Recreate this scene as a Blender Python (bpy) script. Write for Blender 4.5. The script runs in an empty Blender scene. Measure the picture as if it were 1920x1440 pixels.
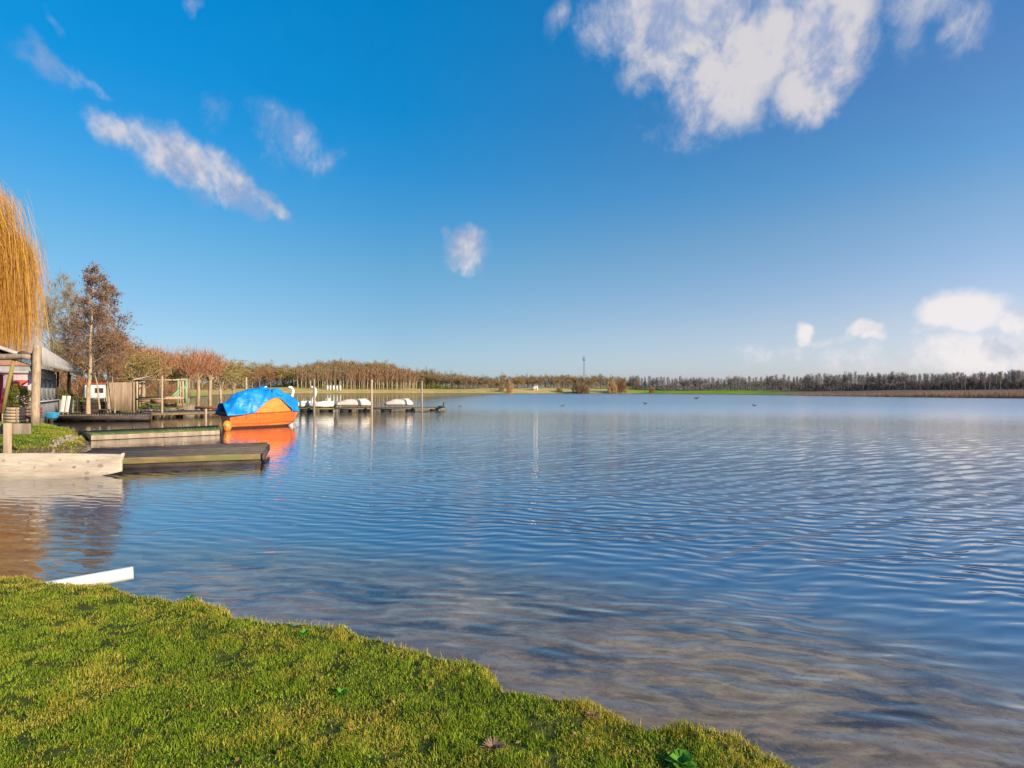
import bpy, bmesh, math, random
import numpy as np
from mathutils import Vector, Matrix, Euler
from mathutils import noise as mnoise

C = bpy.context.scene.collection
SC = bpy.context.scene
PI = math.pi
F, CX, CY = 1048.0, 960.0, 733.0      # focal length in photo pixels, horizon point
ZC = 1.9                              # eye height above the water
SUN_AZ, SUN_EL = 128.0, 20.0          # clockwise from the view direction (+Y), degrees

rng = np.random.default_rng(7)
random.seed(7)

# ------------------------------------------------------------------ helpers
def P(px, Y, z=None, py=None):
    """world point at distance Y seen in column px (and row py)"""
    x = (px - CX) / F * Y
    if py is not None:
        z = ZC + (CY - py) / F * Y
    return Vector((x, Y, z if z is not None else 0.0))

def depth_of(py, z=0.0):
    return (ZC - z) * F / (py - CY)

def top_z(py, Y):
    return ZC + (CY - py) / F * Y

def tag(o, label=None, cat=None, group=None, kind=None):
    if label: o['label'] = label
    if cat: o['category'] = cat
    if group: o['group'] = group
    if kind: o['kind'] = kind
    return o

def empty(name, loc, rz=0.0):
    o = bpy.data.objects.new(name, None)
    C.objects.link(o)
    o.location = loc
    o.rotation_euler = (0, 0, rz)
    o.empty_display_size = 0.2
    return o

def mesh_np(name, verts, flat, sizes, mat=None, parent=None, smooth=False, attrs=None):
    me = bpy.data.meshes.new(name)
    verts = np.ascontiguousarray(verts, dtype=np.float32)
    flat = np.ascontiguousarray(flat, dtype=np.int32)
    sizes = np.ascontiguousarray(sizes, dtype=np.int32)
    me.vertices.add(len(verts)); me.vertices.foreach_set('co', verts.ravel())
    me.loops.add(len(flat)); me.loops.foreach_set('vertex_index', flat)
    me.polygons.add(len(sizes))
    starts = np.zeros(len(sizes), dtype=np.int32); starts[1:] = np.cumsum(sizes)[:-1]
    me.polygons.foreach_set('loop_start', starts)
    me.polygons.foreach_set('loop_total', sizes)
    if smooth:
        me.polygons.foreach_set('use_smooth', np.ones(len(sizes), dtype=bool))
    if attrs:
        for k, v in attrs.items():
            a = me.attributes.new(k, 'FLOAT', 'POINT')
            a.data.foreach_set('value', np.ascontiguousarray(v, dtype=np.float32))
    me.update(calc_edges=True)
    me.validate()
    o = bpy.data.objects.new(name, me)
    if mat:
        for m in (mat if isinstance(mat, (list, tuple)) else [mat]):
            me.materials.append(m)
    C.objects.link(o)
    if parent: o.parent = parent
    return o

class MB:
    """collects shapes, builds ONE mesh object"""
    def __init__(self):
        self.v, self.f, self.t = [], [], []
    def add(self, vs, fs, tint=0.5):
        b = len(self.v)
        self.v.extend([tuple(p) for p in vs])
        self.t.extend([tint] * len(vs))
        self.f.extend([[i + b for i in f] for f in fs])
    def box(self, c, s, rz=0.0, rx=0.0, ry=0.0, tint=0.5, taper=1.0):
        hx, hy, hz = s[0] / 2, s[1] / 2, s[2] / 2
        R = Euler((rx, ry, rz)).to_matrix()
        vs = []
        for z, k in ((-hz, 1.0), (hz, taper)):
            for x, y in ((-hx, -hy), (hx, -hy), (hx, hy), (-hx, hy)):
                vs.append(R @ Vector((x * k, y * k, z)) + Vector(c))
        self.add(vs, [[3, 2, 1, 0], [4, 5, 6, 7], [0, 1, 5, 4], [1, 2, 6, 5], [2, 3, 7, 6], [3, 0, 4, 7]], tint)
    def beam(self, a, b, w, h, tint=0.5):
        a, b = Vector(a), Vector(b)
        d = b - a; L = d.length; d.normalize()
        up = Vector((0, 0, 1)) if abs(d.z) < 0.95 else Vector((0, 1, 0))
        s = d.cross(up).normalized(); u = s.cross(d).normalized()
        vs = []
        for p in (a, b):
            for x, y in ((-w/2, -h/2), (w/2, -h/2), (w/2, h/2), (-w/2, h/2)):
                vs.append(p + s * x + u * y)
        self.add(vs, [[0, 1, 2, 3], [7, 6, 5, 4], [0, 4, 5, 1], [1, 5, 6, 2], [2, 6, 7, 3], [3, 7, 4, 0]], tint)
    def tube(self, pts, rad, n=6, tint=0.5, cap=True):
        pts = [Vector(p) for p in pts]
        vs, fs = [], []
        prev = None
        for i, p in enumerate(pts):
            d = (pts[min(i + 1, len(pts) - 1)] - pts[max(i - 1, 0)])
            if d.length < 1e-6: d = Vector((0, 0, 1))
            d.normalize()
            if prev is None:
                s = d.cross(Vector((0.3, 0.9, 0.2)))
                if s.length < 1e-3: s = d.cross(Vector((1, 0, 0)))
            else:
                s = prev - d * prev.dot(d)
            s.normalize(); prev = s
            u = d.cross(s)
            r = rad[i] if hasattr(rad, '__len__') else rad
            for k in range(n):
                a = 2 * PI * k / n
                vs.append(p + s * (math.cos(a) * r) + u * (math.sin(a) * r))
        for i in range(len(pts) - 1):
            for k in range(n):
                k2 = (k + 1) % n
                fs.append([i*n + k, i*n + k2, (i+1)*n + k2, (i+1)*n + k])
        if cap:
            fs.append(list(range(n))[::-1])
            fs.append([(len(pts)-1)*n + k for k in range(n)])
        self.add(vs, fs, tint)
    def loft(self, rings, closed=True, cap=True, tint=0.5):
        n = len(rings[0]); vs = [p for r in rings for p in r]; fs = []
        for i in range(len(rings) - 1):
            for k in range(n if closed else n - 1):
                k2 = (k + 1) % n
                fs.append([i*n + k, i*n + k2, (i+1)*n + k2, (i+1)*n + k])
        if cap:
            fs.append(list(range(n))[::-1]); fs.append([(len(rings)-1)*n + k for k in range(n)])
        self.add(vs, fs, tint)
    def build(self, name, mat, parent=None, smooth=False, bevel=0.0):
        flat = [i for f in self.f for i in f]
        sizes = [len(f) for f in self.f]
        o = mesh_np(name, np.array(self.v), flat, sizes, mat, parent, smooth, {'tint': np.array(self.t)})
        if bevel > 0:
            m = o.modifiers.new('edge', 'BEVEL'); m.width = bevel; m.segments = 2
            m.limit_method = 'ANGLE'; m.angle_limit = math.radians(50)
        return o

# ------------------------------------------------------------------ materials
def nd(nt, t, **kw):
    n = nt.nodes.new(t)
    for k, v in kw.items():
        if k == 'op': n.operation = v
        else: setattr(n, k, v)
    return n

def setin(nt, sock, v):
    if v is None: return
    if hasattr(v, 'is_output') or isinstance(v, bpy.types.NodeSocket): nt.links.new(v, sock)
    else: sock.default_value = v

def mth(nt, op, a, b=None, c=None, clamp=False):
    n = nt.nodes.new('ShaderNodeMath'); n.operation = op; n.use_clamp = clamp
    setin(nt, n.inputs[0], a)
    if b is not None: setin(nt, n.inputs[1], b)
    if c is not None: setin(nt, n.inputs[2], c)
    return n.outputs[0]

def vmth(nt, op, a, b=None, out=0):
    n = nt.nodes.new('ShaderNodeVectorMath'); n.operation = op
    setin(nt, n.inputs[0], a)
    if b is not None:
        if op == 'SCALE': setin(nt, n.inputs[3], b)
        else: setin(nt, n.inputs[1], b)
    return n.outputs[out]

def ramp01(nt, v, lo, hi, a=0.0, b=1.0, smooth=True):
    n = nt.nodes.new('ShaderNodeMapRange')
    n.interpolation_type = 'SMOOTHSTEP' if smooth else 'LINEAR'
    setin(nt, n.inputs[0], v)
    n.inputs[1].default_value = lo; n.inputs[2].default_value = hi
    n.inputs[3].default_value = a; n.inputs[4].default_value = b
    return n.outputs[0]

def mixc(nt, f, a, b, blend='MIX'):
    n = nt.nodes.new('ShaderNodeMix'); n.data_type = 'RGBA'; n.blend_type = blend
    setin(nt, n.inputs[0], f)
    for s, v in ((n.inputs[6], a), (n.inputs[7], b)):
        if isinstance(v, (tuple, list)): v = (*v[:3], 1.0)
        setin(nt, s, v)
    return n.outputs[2]

def noise(nt, vec, scale, detail=3.0, rough=0.55, dist=0.0):
    n = nt.nodes.new('ShaderNodeTexNoise')
    if vec is not None: nt.links.new(vec, n.inputs['Vector'])
    n.inputs['Scale'].default_value = scale; n.inputs['Detail'].default_value = detail
    n.inputs['Roughness'].default_value = rough; n.inputs['Distortion'].default_value = dist
    return n.outputs[0]

def scaled(nt, vec, s):
    n = nt.nodes.new('ShaderNodeMapping')
    nt.links.new(vec, n.inputs[0]); n.inputs['Scale'].default_value = s
    return n.outputs[0]

def attr(nt, name):
    n = nt.nodes.new('ShaderNodeAttribute'); n.attribute_name = name
    return n.outputs['Fac']

def new_mat(name):
    m = bpy.data.materials.new(name); m.use_nodes = True
    nt = m.node_tree; nt.nodes.clear()
    out = nt.nodes.new('ShaderNodeOutputMaterial')
    b = nt.nodes.new('ShaderNodeBsdfPrincipled')
    nt.links.new(b.outputs[0], out.inputs[0])
    return m, nt, b, out

def mat(name, c1, c2=None, rough=0.7, scale=4.0, stretch=(1, 1, 1), bump=0.0, bscale=None, tint=0.0, c3=None, spec=0.3, detail=5.0):
    """procedural two/three tone material from noise in object space; tint = per-vertex brightness variation"""
    m, nt, b, out = new_mat(name)
    tc = nt.nodes.new('ShaderNodeTexCoord').outputs['Object']
    v = scaled(nt, tc, stretch)
    c2 = c2 or tuple(x * 0.7 for x in c1)
    f = ramp01(nt, noise(nt, v, scale, detail, 0.6), 0.3, 0.7)
    col = mixc(nt, f, c1, c2)
    if c3:
        f3 = ramp01(nt, noise(nt, v, scale * 0.37, 4, 0.6), 0.52, 0.66)
        col = mixc(nt, f3, col, c3)
    if tint:
        t = mth(nt, 'MULTIPLY_ADD', attr(nt, 'tint'), 2 * tint, 1 - tint)
        col = vmth(nt, 'SCALE', col, t)
    nt.links.new(col, b.inputs['Base Color'])
    b.inputs['Roughness'].default_value = rough
    b.inputs['Specular IOR Level'].default_value = spec
    if bump:
        bn = nt.nodes.new('ShaderNodeBump')
        bn.inputs['Strength'].default_value = 1.0; bn.inputs['Distance'].default_value = bump
        nt.links.new(noise(nt, v, bscale or scale * 2, 4, 0.6), bn.inputs['Height'])
        nt.links.new(bn.outputs[0], b.inputs['Normal'])
    return m

M = {}
M['wood_pale'] = mat('weathered_pale_wood', (0.50, 0.36, 0.235), (0.33, 0.23, 0.145), 0.8, 6, (1, 1, 0.12), 0.006, tint=0.15)
M['wood_grey'] = mat('grey_wood', (0.36, 0.275, 0.195), (0.22, 0.165, 0.115), 0.85, 5, (1, 1, 0.15), 0.004, tint=0.2)
M['wood_dark'] = mat('dark_wet_wood', (0.085, 0.06, 0.045), (0.035, 0.026, 0.02), 0.7, 5, (0.3, 1, 1), 0.006, tint=0.3)
M['wood_deck'] = mat('old_deck_wood', (0.18, 0.125, 0.09), (0.08, 0.055, 0.04), 0.85, 7, (0.5, 1.2, 1), 0.008, tint=0.28, c3=(0.115, 0.12, 0.045))
M['wood_edge'] = mat('mossy_edge_beam', (0.25, 0.17, 0.075), (0.13, 0.085, 0.035), 0.85, 6, (0.25, 1, 2), 0.006, tint=0.2, c3=(0.15, 0.14, 0.04))
M['moss'] = mat('moss_deck', (0.13, 0.17, 0.035), (0.08, 0.11, 0.025), 0.95, 7, (1, 1, 1), 0.02, tint=0.2, c3=(0.22, 0.18, 0.06))
M['bark'] = mat('pale_bark', (0.44, 0.32, 0.20), (0.25, 0.18, 0.11), 0.9, 9, (1, 1, 0.3), 0.01)
M['bark_dark'] = mat('dark_bark', (0.14, 0.10, 0.07), (0.08, 0.055, 0.04), 0.9, 9, (1, 1, 0.3), 0.01)
M['bark_grey'] = mat('grey_bark', (0.24, 0.19, 0.15), (0.13, 0.10, 0.08), 0.9, 9, (1, 1, 0.3))
M['bark_poplar'] = mat('poplar_bark', (0.55, 0.42, 0.29), (0.36, 0.26, 0.17), 0.9, 3, (1, 1, 0.3))
M['white_paint'] = mat('white_paint', (0.70, 0.68, 0.645), (0.58, 0.555, 0.51), 0.5, 2.5)
M['cream'] = mat('cream_gelcoat', (0.78, 0.66, 0.52), (0.66, 0.54, 0.41), 0.4, 2.0, spec=0.5)
M['swan_white'] = mat('swan_white_plastic', (0.82, 0.78, 0.70), (0.70, 0.65, 0.56), 0.35, 3.0, spec=0.5)
M['beak'] = mat('orange_beak', (0.75, 0.30, 0.04), None, 0.5)
M['pinkwood'] = mat('pinkish_board', (0.50, 0.36, 0.35), (0.38, 0.26, 0.26), 0.8, 5, (1, 1, .2))
M['black'] = mat('plain_black', (0.02, 0.02, 0.022), (0.035, 0.033, 0.03), 0.6, 6)
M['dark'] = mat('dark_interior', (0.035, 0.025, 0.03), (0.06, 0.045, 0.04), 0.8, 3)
M['maroon'] = mat('maroon_paint', (0.22, 0.012, 0.03), (0.13, 0.01, 0.02), 0.6, 4)
M['red'] = mat('red_paint', (0.55, 0.07, 0.04), (0.40, 0.05, 0.035), 0.6, 4)
M['blue'] = mat('cyan_paint', (0.05, 0.33, 0.55), (0.04, 0.24, 0.42), 0.5, 4)
M['green_paint'] = mat('pale_green_paint', (0.32, 0.46, 0.24), (0.20, 0.32, 0.15), 0.6, 4)
M['grey_wall'] = mat('grey_cladding', (0.30, 0.285, 0.28), (0.22, 0.21, 0.205), 0.8, 3, (1, 1, 0.1), tint=0.15)
M['roof_metal'] = mat('pale_roof_sheet', (0.40, 0.36, 0.325), (0.31, 0.28, 0.25), 0.6, 2)
M['glass'] = mat('window_glass', (0.10, 0.15, 0.17), (0.20, 0.25, 0.25), 0.1, 0.7, spec=0.8)
M['steel'] = mat('grey_steel', (0.22, 0.22, 0.23), (0.16, 0.16, 0.17), 0.5, 3)
M['brick'] = mat('red_brown_brick', (0.32, 0.17, 0.11), (0.25, 0.13, 0.09), 0.9, 5)
M['stone'] = mat('pale_rubble', (0.34, 0.27, 0.19), (0.18, 0.14, 0.10), 0.9, 6, bump=0.02)
M['rust_plank'] = mat('red_brown_plank', (0.38, 0.15, 0.07), (0.26, 0.11, 0.055), 0.8, 5)

def leaf_mat(name, c1, c2, rough=0.6, trans=0.25):
    """foliage / twigs: colour picked per vertex group of the mesh by its 'tint' value"""
    m, nt, b, out = new_mat(name)
    t = attr(nt, 'tint')
    col = mixc(nt, t, c1, c2)
    nt.links.new(col, b.inputs['Base Color'])
    b.inputs['Roughness'].default_value = rough
    b.inputs['Specular IOR Level'].default_value = 0.2
    if trans > 0:
        tr = nt.nodes.new('ShaderNodeBsdfTranslucent'); nt.links.new(col, tr.inputs[0])
        mx = nt.nodes.new('ShaderNodeMixShader'); mx.inputs[0].default_value = trans
        nt.links.new(b.outputs[0], mx.inputs[1]); nt.links.new(tr.outputs[0], mx.inputs[2])
        nt.links.new(mx.outputs[0], out.inputs[0])
    return m

M['willow'] = leaf_mat('willow_withies', (0.42, 0.20, 0.06), (0.66, 0.37, 0.05), 0.6, 0.3)
M['russet'] = leaf_mat('russet_leaves', (0.09, 0.04, 0.035), (0.25, 0.105, 0.045), 0.6, 0.2)
M['twig_brown'] = leaf_mat('brown_twigs', (0.17, 0.11, 0.06), (0.32, 0.21, 0.10), 0.8, 0.1)
M['twig_olive'] = leaf_mat('olive_twigs', (0.20, 0.14, 0.05), (0.36, 0.26, 0.08), 0.8, 0.1)
M['twig_rust'] = leaf_mat('rust_twigs', (0.20, 0.105, 0.05), (0.34, 0.18, 0.085), 0.8, 0.1)
M['twig_red'] = leaf_mat('red_shoots', (0.28, 0.115, 0.06), (0.43, 0.21, 0.105), 0.8, 0.1)
M['twig_grey'] = leaf_mat('grey_twigs', (0.17, 0.14, 0.125), (0.30, 0.25, 0.215), 0.8, 0.1)
M['twig_gold'] = leaf_mat('golden_twigs', (0.42, 0.24, 0.08), (0.52, 0.32, 0.13), 0.8, 0.1)
M['bush_green'] = leaf_mat('evergreen_leaves', (0.07, 0.10, 0.015), (0.20, 0.19, 0.03), 0.5, 0.25)
M['weed_green'] = leaf_mat('weed_leaves', (0.08, 0.23, 0.015), (0.19, 0.38, 0.04), 0.45, 0.3)
M['dead_leaf'] = leaf_mat('dead_leaf', (0.24, 0.12, 0.03), (0.40, 0.25, 0.08), .7, .1)
M['reed'] = leaf_mat('reed_stems', (0.25, 0.14, 0.085), (0.38, 0.24, 0.14), 0.8, 0.1)

# ------------------------------------------------------------------ lake outline and terrain height
near_px = [(1700, 1560), (1600, 1490), (1500, 1446), (1455, 1425), (1400, 1398), (1340, 1372), (1280, 1352), (1225, 1345), (1175, 1338), (1130, 1312), (1095, 1298),
           (1040, 1284), (985, 1276), (955, 1270), (935, 1248), (895, 1228), (860, 1220), (825, 1212), (770, 1206), (720, 1192), (665, 1172),
           (610, 1163), (565, 1158), (520, 1160), (478, 1158), (448, 1143), (415, 1124), (375, 1117), (330, 1114), (290, 1107), (240, 1093), (190, 1086),
           (120, 1081), (60, 1077), (0, 1075), (-70, 1071)]
def near_pt(px, py):
    if px > 900: px += 85 * (px - 900) / 600
    Y = depth_of(py, 0.27)
    return ((px - CX) / F * Y, Y)
LAKE = [near_pt(*p) for p in near_px]
LAKE += [(-7.0, 5.6), (-10.5, 7.5), (-14.5, 10.0), (-17.0, 13.0), (-16.3, 15.6), (-14.6, 16.8), (-13.9, 17.6), (-14.6, 19.2), (-16.6, 21.8), (-18.3, 23.6),
         (-20.5, 26.2), (-24.5, 29.7), (-28.0, 33.0), (-31.0, 37.3), (-33.0, 42.5), (-31.0, 46.2), (-29.5, 49.0), (-30.3, 53.5), (-34.5, 60.0), (-50.0, 85.0), (-68.0, 117.0),
         (-97.0, 170.0), (-144.0, 284.0), (-175.0, 385.0), (-120.0, 408.0), (-60.0, 415.0), (-10.0, 400.0), (40.0, 405.0), (92.0, 398.0),
         (108.0, 338.0), (119.0, 285.0), (118.0, 228.0), (120.0, 192.0), (119.5, 166.0), (124.5, 154.0), (131.0, 143.0), (140.0, 118.0), (150.0, 60.0),
         (140.0, 0.0), (80.0, -40.0), (20.0, -12.0), (6.0, -1.2)]
LP = np.array(LAKE)

def hash2(ix, iy, s):
    h = (ix * 374761393 + iy * 668265263 + s * 974711) & 0x7fffffff
    h = ((h ^ (h >> 13)) * 1274126177) & 0x7fffffff
    return ((h ^ (h >> 16)) & 0xffff) / 65535.0

def vnoise(x, y, s=0):
    ix = np.floor(x).astype(np.int64); iy = np.floor(y).astype(np.int64)
    fx = x - ix; fy = y - iy
    fx = fx * fx * (3 - 2 * fx); fy = fy * fy * (3 - 2 * fy)
    a = hash2(ix, iy, s); b = hash2(ix + 1, iy, s); c = hash2(ix, iy + 1, s); d = hash2(ix + 1, iy + 1, s)
    return (a * (1 - fx) + b * fx) * (1 - fy) + (c * (1 - fx) + d * fx) * fy

def sdf(x, y):
    """signed distance to the lake outline: > 0 on land"""
    x = np.asarray(x, float).ravel(); y = np.asarray(y, float).ravel()
    out = np.empty_like(x)
    n = len(LP)
    A = LP; B = np.roll(LP, -1, axis=0)
    for s in range(0, len(x), 40000):
        xs, ys = x[s:s+40000], y[s:s+40000]
        best = np.full(len(xs), 1e18); inside = np.zeros(len(xs), bool)
        for i in range(n):
            ax, ay = A[i]; bx, by = B[i]
            ex, ey = bx - ax, by - ay
            t = np.clip(((xs - ax) * ex + (ys - ay) * ey) / (ex * ex + ey * ey), 0, 1)
            dx = xs - ax - t * ex; dy = ys - ay - t * ey
            best = np.minimum(best, dx * dx + dy * dy)
            if ay != by:
                cr = ((ay > ys) != (by > ys)) & (xs < (bx - ax) * (ys - ay) / (by - ay) + ax)
                inside ^= cr
        d = np.sqrt(best)
        out[s:s+40000] = np.where(inside, -d, d)
    return out

def sstep(a, b, x):
    t = np.clip((x - a) / (b - a), 0, 1)
    return t * t * (3 - 2 * t)

def height(x, y, want_d=False):
    x = np.asarray(x, float).ravel(); y = np.asarray(y, float).ravel()
    r = np.hypot(x, y)
    d = sdf(x, y)
    d = d + (vnoise(x * 3, y * 3, 1) - 0.5) * 0.10 * np.clip(r / 6, 0.3, 3) + (vnoise(x * 6, y * 6, 9) - 0.5) * 0.10 * (r < 9) + (vnoise(x * 0.5, y * 0.5, 2) - 0.5) * 0.02 * np.clip(r - 15, 0, 60)
    near = sstep(9.5, 7.5, r)
    h_near = 0.27 * sstep(-0.03, 0.13, d) + 0.06 * sstep(0.1, 1.5, d) + ((vnoise(x * 2.2, y * 2.2, 3) - 0.5) * 0.04 + (vnoise(x * 6.5, y * 6.5, 31) - 0.5) * 0.035) * sstep(0.0, 0.3, d)
    h_left = 0.10 * sstep(0, 0.3, d) + np.minimum(0.13 * np.clip(d, 0, None), 0.38) + (vnoise(x * 0.9, y * 0.9, 4) - 0.5) * 0.08 * sstep(0, 1, d)
    az = np.arctan2(x, y)
    capf = 0.5 + (4.2 - 2.2 * sstep(0.15, 0.32, az)) * sstep(70, 300, r)
    slope = 0.16 - 0.05 * sstep(0.15, 0.32, az)
    h_far = 0.05 + capf * (1 - np.exp(-slope * np.clip(d, 0, None) / capf)) + (vnoise(x * 0.04, y * 0.04, 5) - 0.5) * 1.2 * sstep(10, 60, d)
    hill = 20 * np.exp(-((x + 165) / 42) ** 2 - ((y - 560) / 60) ** 2) + 13 * np.exp(-((x + 105) / 30) ** 2 - ((y - 570) / 60) ** 2)
    h_far = h_far + hill * sstep(5, 60, d)
    farw = sstep(62, 80, r)
    land = near * h_near + (1 - near) * ((1 - farw) * h_left + farw * h_far)
    do = np.clip(-d, 0, None)
    bed = -(0.03 + 0.065 * np.minimum(do, 2.2) + 0.13 * np.clip(do - 2.0, 0, None) + 0.04 * sstep(0, 0.4, do))
    bed = np.maximum(bed, -1.1 - 0.2 * vnoise(x * 0.2, y * 0.2, 8))
    bed = bed + (vnoise(x * 1.3, y * 2.1, 6) - 0.5) * 0.05 * sstep(0.2, 1.2, do)
    h = np.where(d > 0, land, np.where(d > -0.03, np.maximum(bed, land - 0.0), bed))
    return (h, d) if want_d else h

def gz(x, y):
    return float(height([x], [y])[0])

def GP(px, Y, dz=0.0):
    p = P(px, Y); p.z = gz(p.x, p.y) + dz
    return p

# ------------------------------------------------------------------ terrain sheet
rings = np.concatenate([np.geomspace(0.4, 3000, 470)])
ang = np.concatenate([np.linspace(-52, 52, 760), np.linspace(53, 307, 130)])
ang = np.radians(ang)
R, A = np.meshgrid(rings, ang, indexing='ij')
X = R * np.sin(A); Y = R * np.cos(A)
H, D = height(X, Y, True)
nr, na = R.shape
V = np.column_stack([X.ravel(), Y.ravel(), H])
center = np.array([[0, 0, gz(0, 0)]])
idx = np.arange(nr * na).reshape(nr, na)
a0 = idx[:-1, :]; a1 = np.roll(idx, -1, axis=1)[:-1, :]; b0 = idx[1:, :]; b1 = np.roll(idx, -1, axis=1)[1:, :]
quads = np.stack([a0, b0, b1, a1], -1).reshape(-1, 4)
quads = quads[:, ::-1]
fan = np.stack([np.full(na, nr * na), idx[0], np.roll(idx[0], -1)], -1)[:, ::-1]
flat = np.concatenate([quads.ravel(), fan.ravel()])
sizes = np.concatenate([np.full(len(quads), 4), np.full(len(fan), 3)])
V = np.vstack([V, center])
rr = np.append(R.ravel(), 0.0); dd = np.append(D, 1.0); azv = np.append(A.ravel(), 0)
beach = sstep(150, 330, rr) * sstep(75, 35, dd) * (1 - sstep(0.16, 0.24, np.where(azv > PI, azv - 2 * PI, azv)))
reedy = sstep(60, 110, rr) * sstep(0.38, 0.52, np.where(azv > PI, azv - 2 * PI, azv)) * sstep(-2, 1, dd) * sstep(110, 80, dd)

def ground_material():
    m, nt, b, out = new_mat('ground_soil_and_turf')
    geo = nt.nodes.new('ShaderNodeNewGeometry').outputs['Position']
    sep = nt.nodes.new('ShaderNodeSeparateXYZ'); nt.links.new(geo, sep.inputs[0])
    z = sep.outputs[2]
    # lake bed: pale sand drifts, streaks of dark weed, water-scatter blue painted in deeper
    sv = nt.nodes.new('ShaderNodeMapping'); nt.links.new(geo, sv.inputs[0])
    sv.inputs['Rotation'].default_value = (0, 0, math.radians(30)); sv.inputs['Scale'].default_value = (0.75, 1.5, 1)
    n1 = noise(nt, sv.outputs[0], 1.5, 5, 0.6, 0.5)
    n2 = noise(nt, sv.outputs[0], 4.2, 5, 0.65, 0.8)
    n3 = noise(nt, sv.outputs[0], 11, 4, 0.6)
    sand = mixc(nt, ramp01(nt, n2, 0.35, 0.68), (0.30, 0.175, 0.09), (0.58, 0.37, 0.21))
    sand = mixc(nt, ramp01(nt, n1, 0.50, 0.62), sand, (0.10, 0.085, 0.085))
    sand = mixc(nt, ramp01(nt, n3, 0.45, 0.75, 0, 0.35), sand, (0.10, 0.08, 0.06))
    peb = noise(nt, geo, 42, 2, 0.5)
    sand = mixc(nt, ramp01(nt, peb, 0.60, 0.74, 0, .55), sand, (0.50, 0.40, 0.30)); sand = mixc(nt, ramp01(nt, peb, 0.40, 0.28, 0, .55), sand, (0.07, 0.055, 0.045))
    scatter_blue = mixc(nt, n2, (0.19, 0.31, 0.43), (0.24, 0.35, 0.45))   # bluish bed colour stands in for light scattered in the water
    bed = mixc(nt, ramp01(nt, z, -0.20, -0.62), sand, scatter_blue)
    # turf
    g1 = noise(nt, geo, 0.7, 6, 0.6); g2 = noise(nt, geo, 14, 4, 0.7)
    turf = mixc(nt, ramp01(nt, g1, 0.35, 0.65), (0.075, 0.12, 0.012), (0.17, 0.165, 0.03))
    turf = mixc(nt, ramp01(nt, g2, 0.4, 0.72), turf, (0.05, 0.07, 0.015))
    mead = mixc(nt, ramp01(nt, noise(nt, geo, 0.05, 4, 0.6), 0.4, 0.6), (0.16, 0.28, 0.015), (0.27, 0.31, 0.03))
    dist = vmth(nt, 'LENGTH', geo, out=1)
    turf = mixc(nt, ramp01(nt, dist, 9, 7), turf, mixc(nt, g2, (0.075, 0.10, 0.015), (0.05, 0.05, 0.015)))
    turf = mixc(nt, ramp01(nt, dist, 55, 110), turf, mead)
    bch = mixc(nt, ramp01(nt, noise(nt, geo, 0.12, 4, 0.6), 0.4, 0.6), (0.58, 0.40, 0.15), (0.44, 0.34, 0.10))
    turf = mixc(nt, attr(nt, 'beach'), turf, bch)
    turf = mixc(nt, attr(nt, 'reedy'), turf, (0.17, 0.12, 0.09))
    mud = mixc(nt, g2, (0.16, 0.105, 0.06), (0.075, 0.05, 0.03))
    edge = mth(nt, 'ADD', z, mth(nt, 'MULTIPLY_ADD', g1, 0.25, -0.125))
    land = mixc(nt, ramp01(nt, edge, 0.10, 0.24), mud, turf)
    col = mixc(nt, ramp01(nt, z, -0.02, 0.03), bed, land)
    nt.links.new(col, b.inputs['Base Color'])
    b.inputs['Roughness'].default_value = 0.95; b.inputs['Specular IOR Level'].default_value = 0.1
    bn = nt.nodes.new('ShaderNodeBump'); bn.inputs['Distance'].default_value = 0.03
    nt.links.new(mth(nt, 'MULTIPLY', g2, ramp01(nt, z, 0.02, 0.2)), bn.inputs['Height']); nt.links.new(bn.outputs[0], b.inputs['Normal'])
    return m
ground = mesh_np('ground', V, flat, sizes, ground_material(), None, True, {'beach': beach, 'reedy': reedy})
tag(ground, kind='structure')

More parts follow.
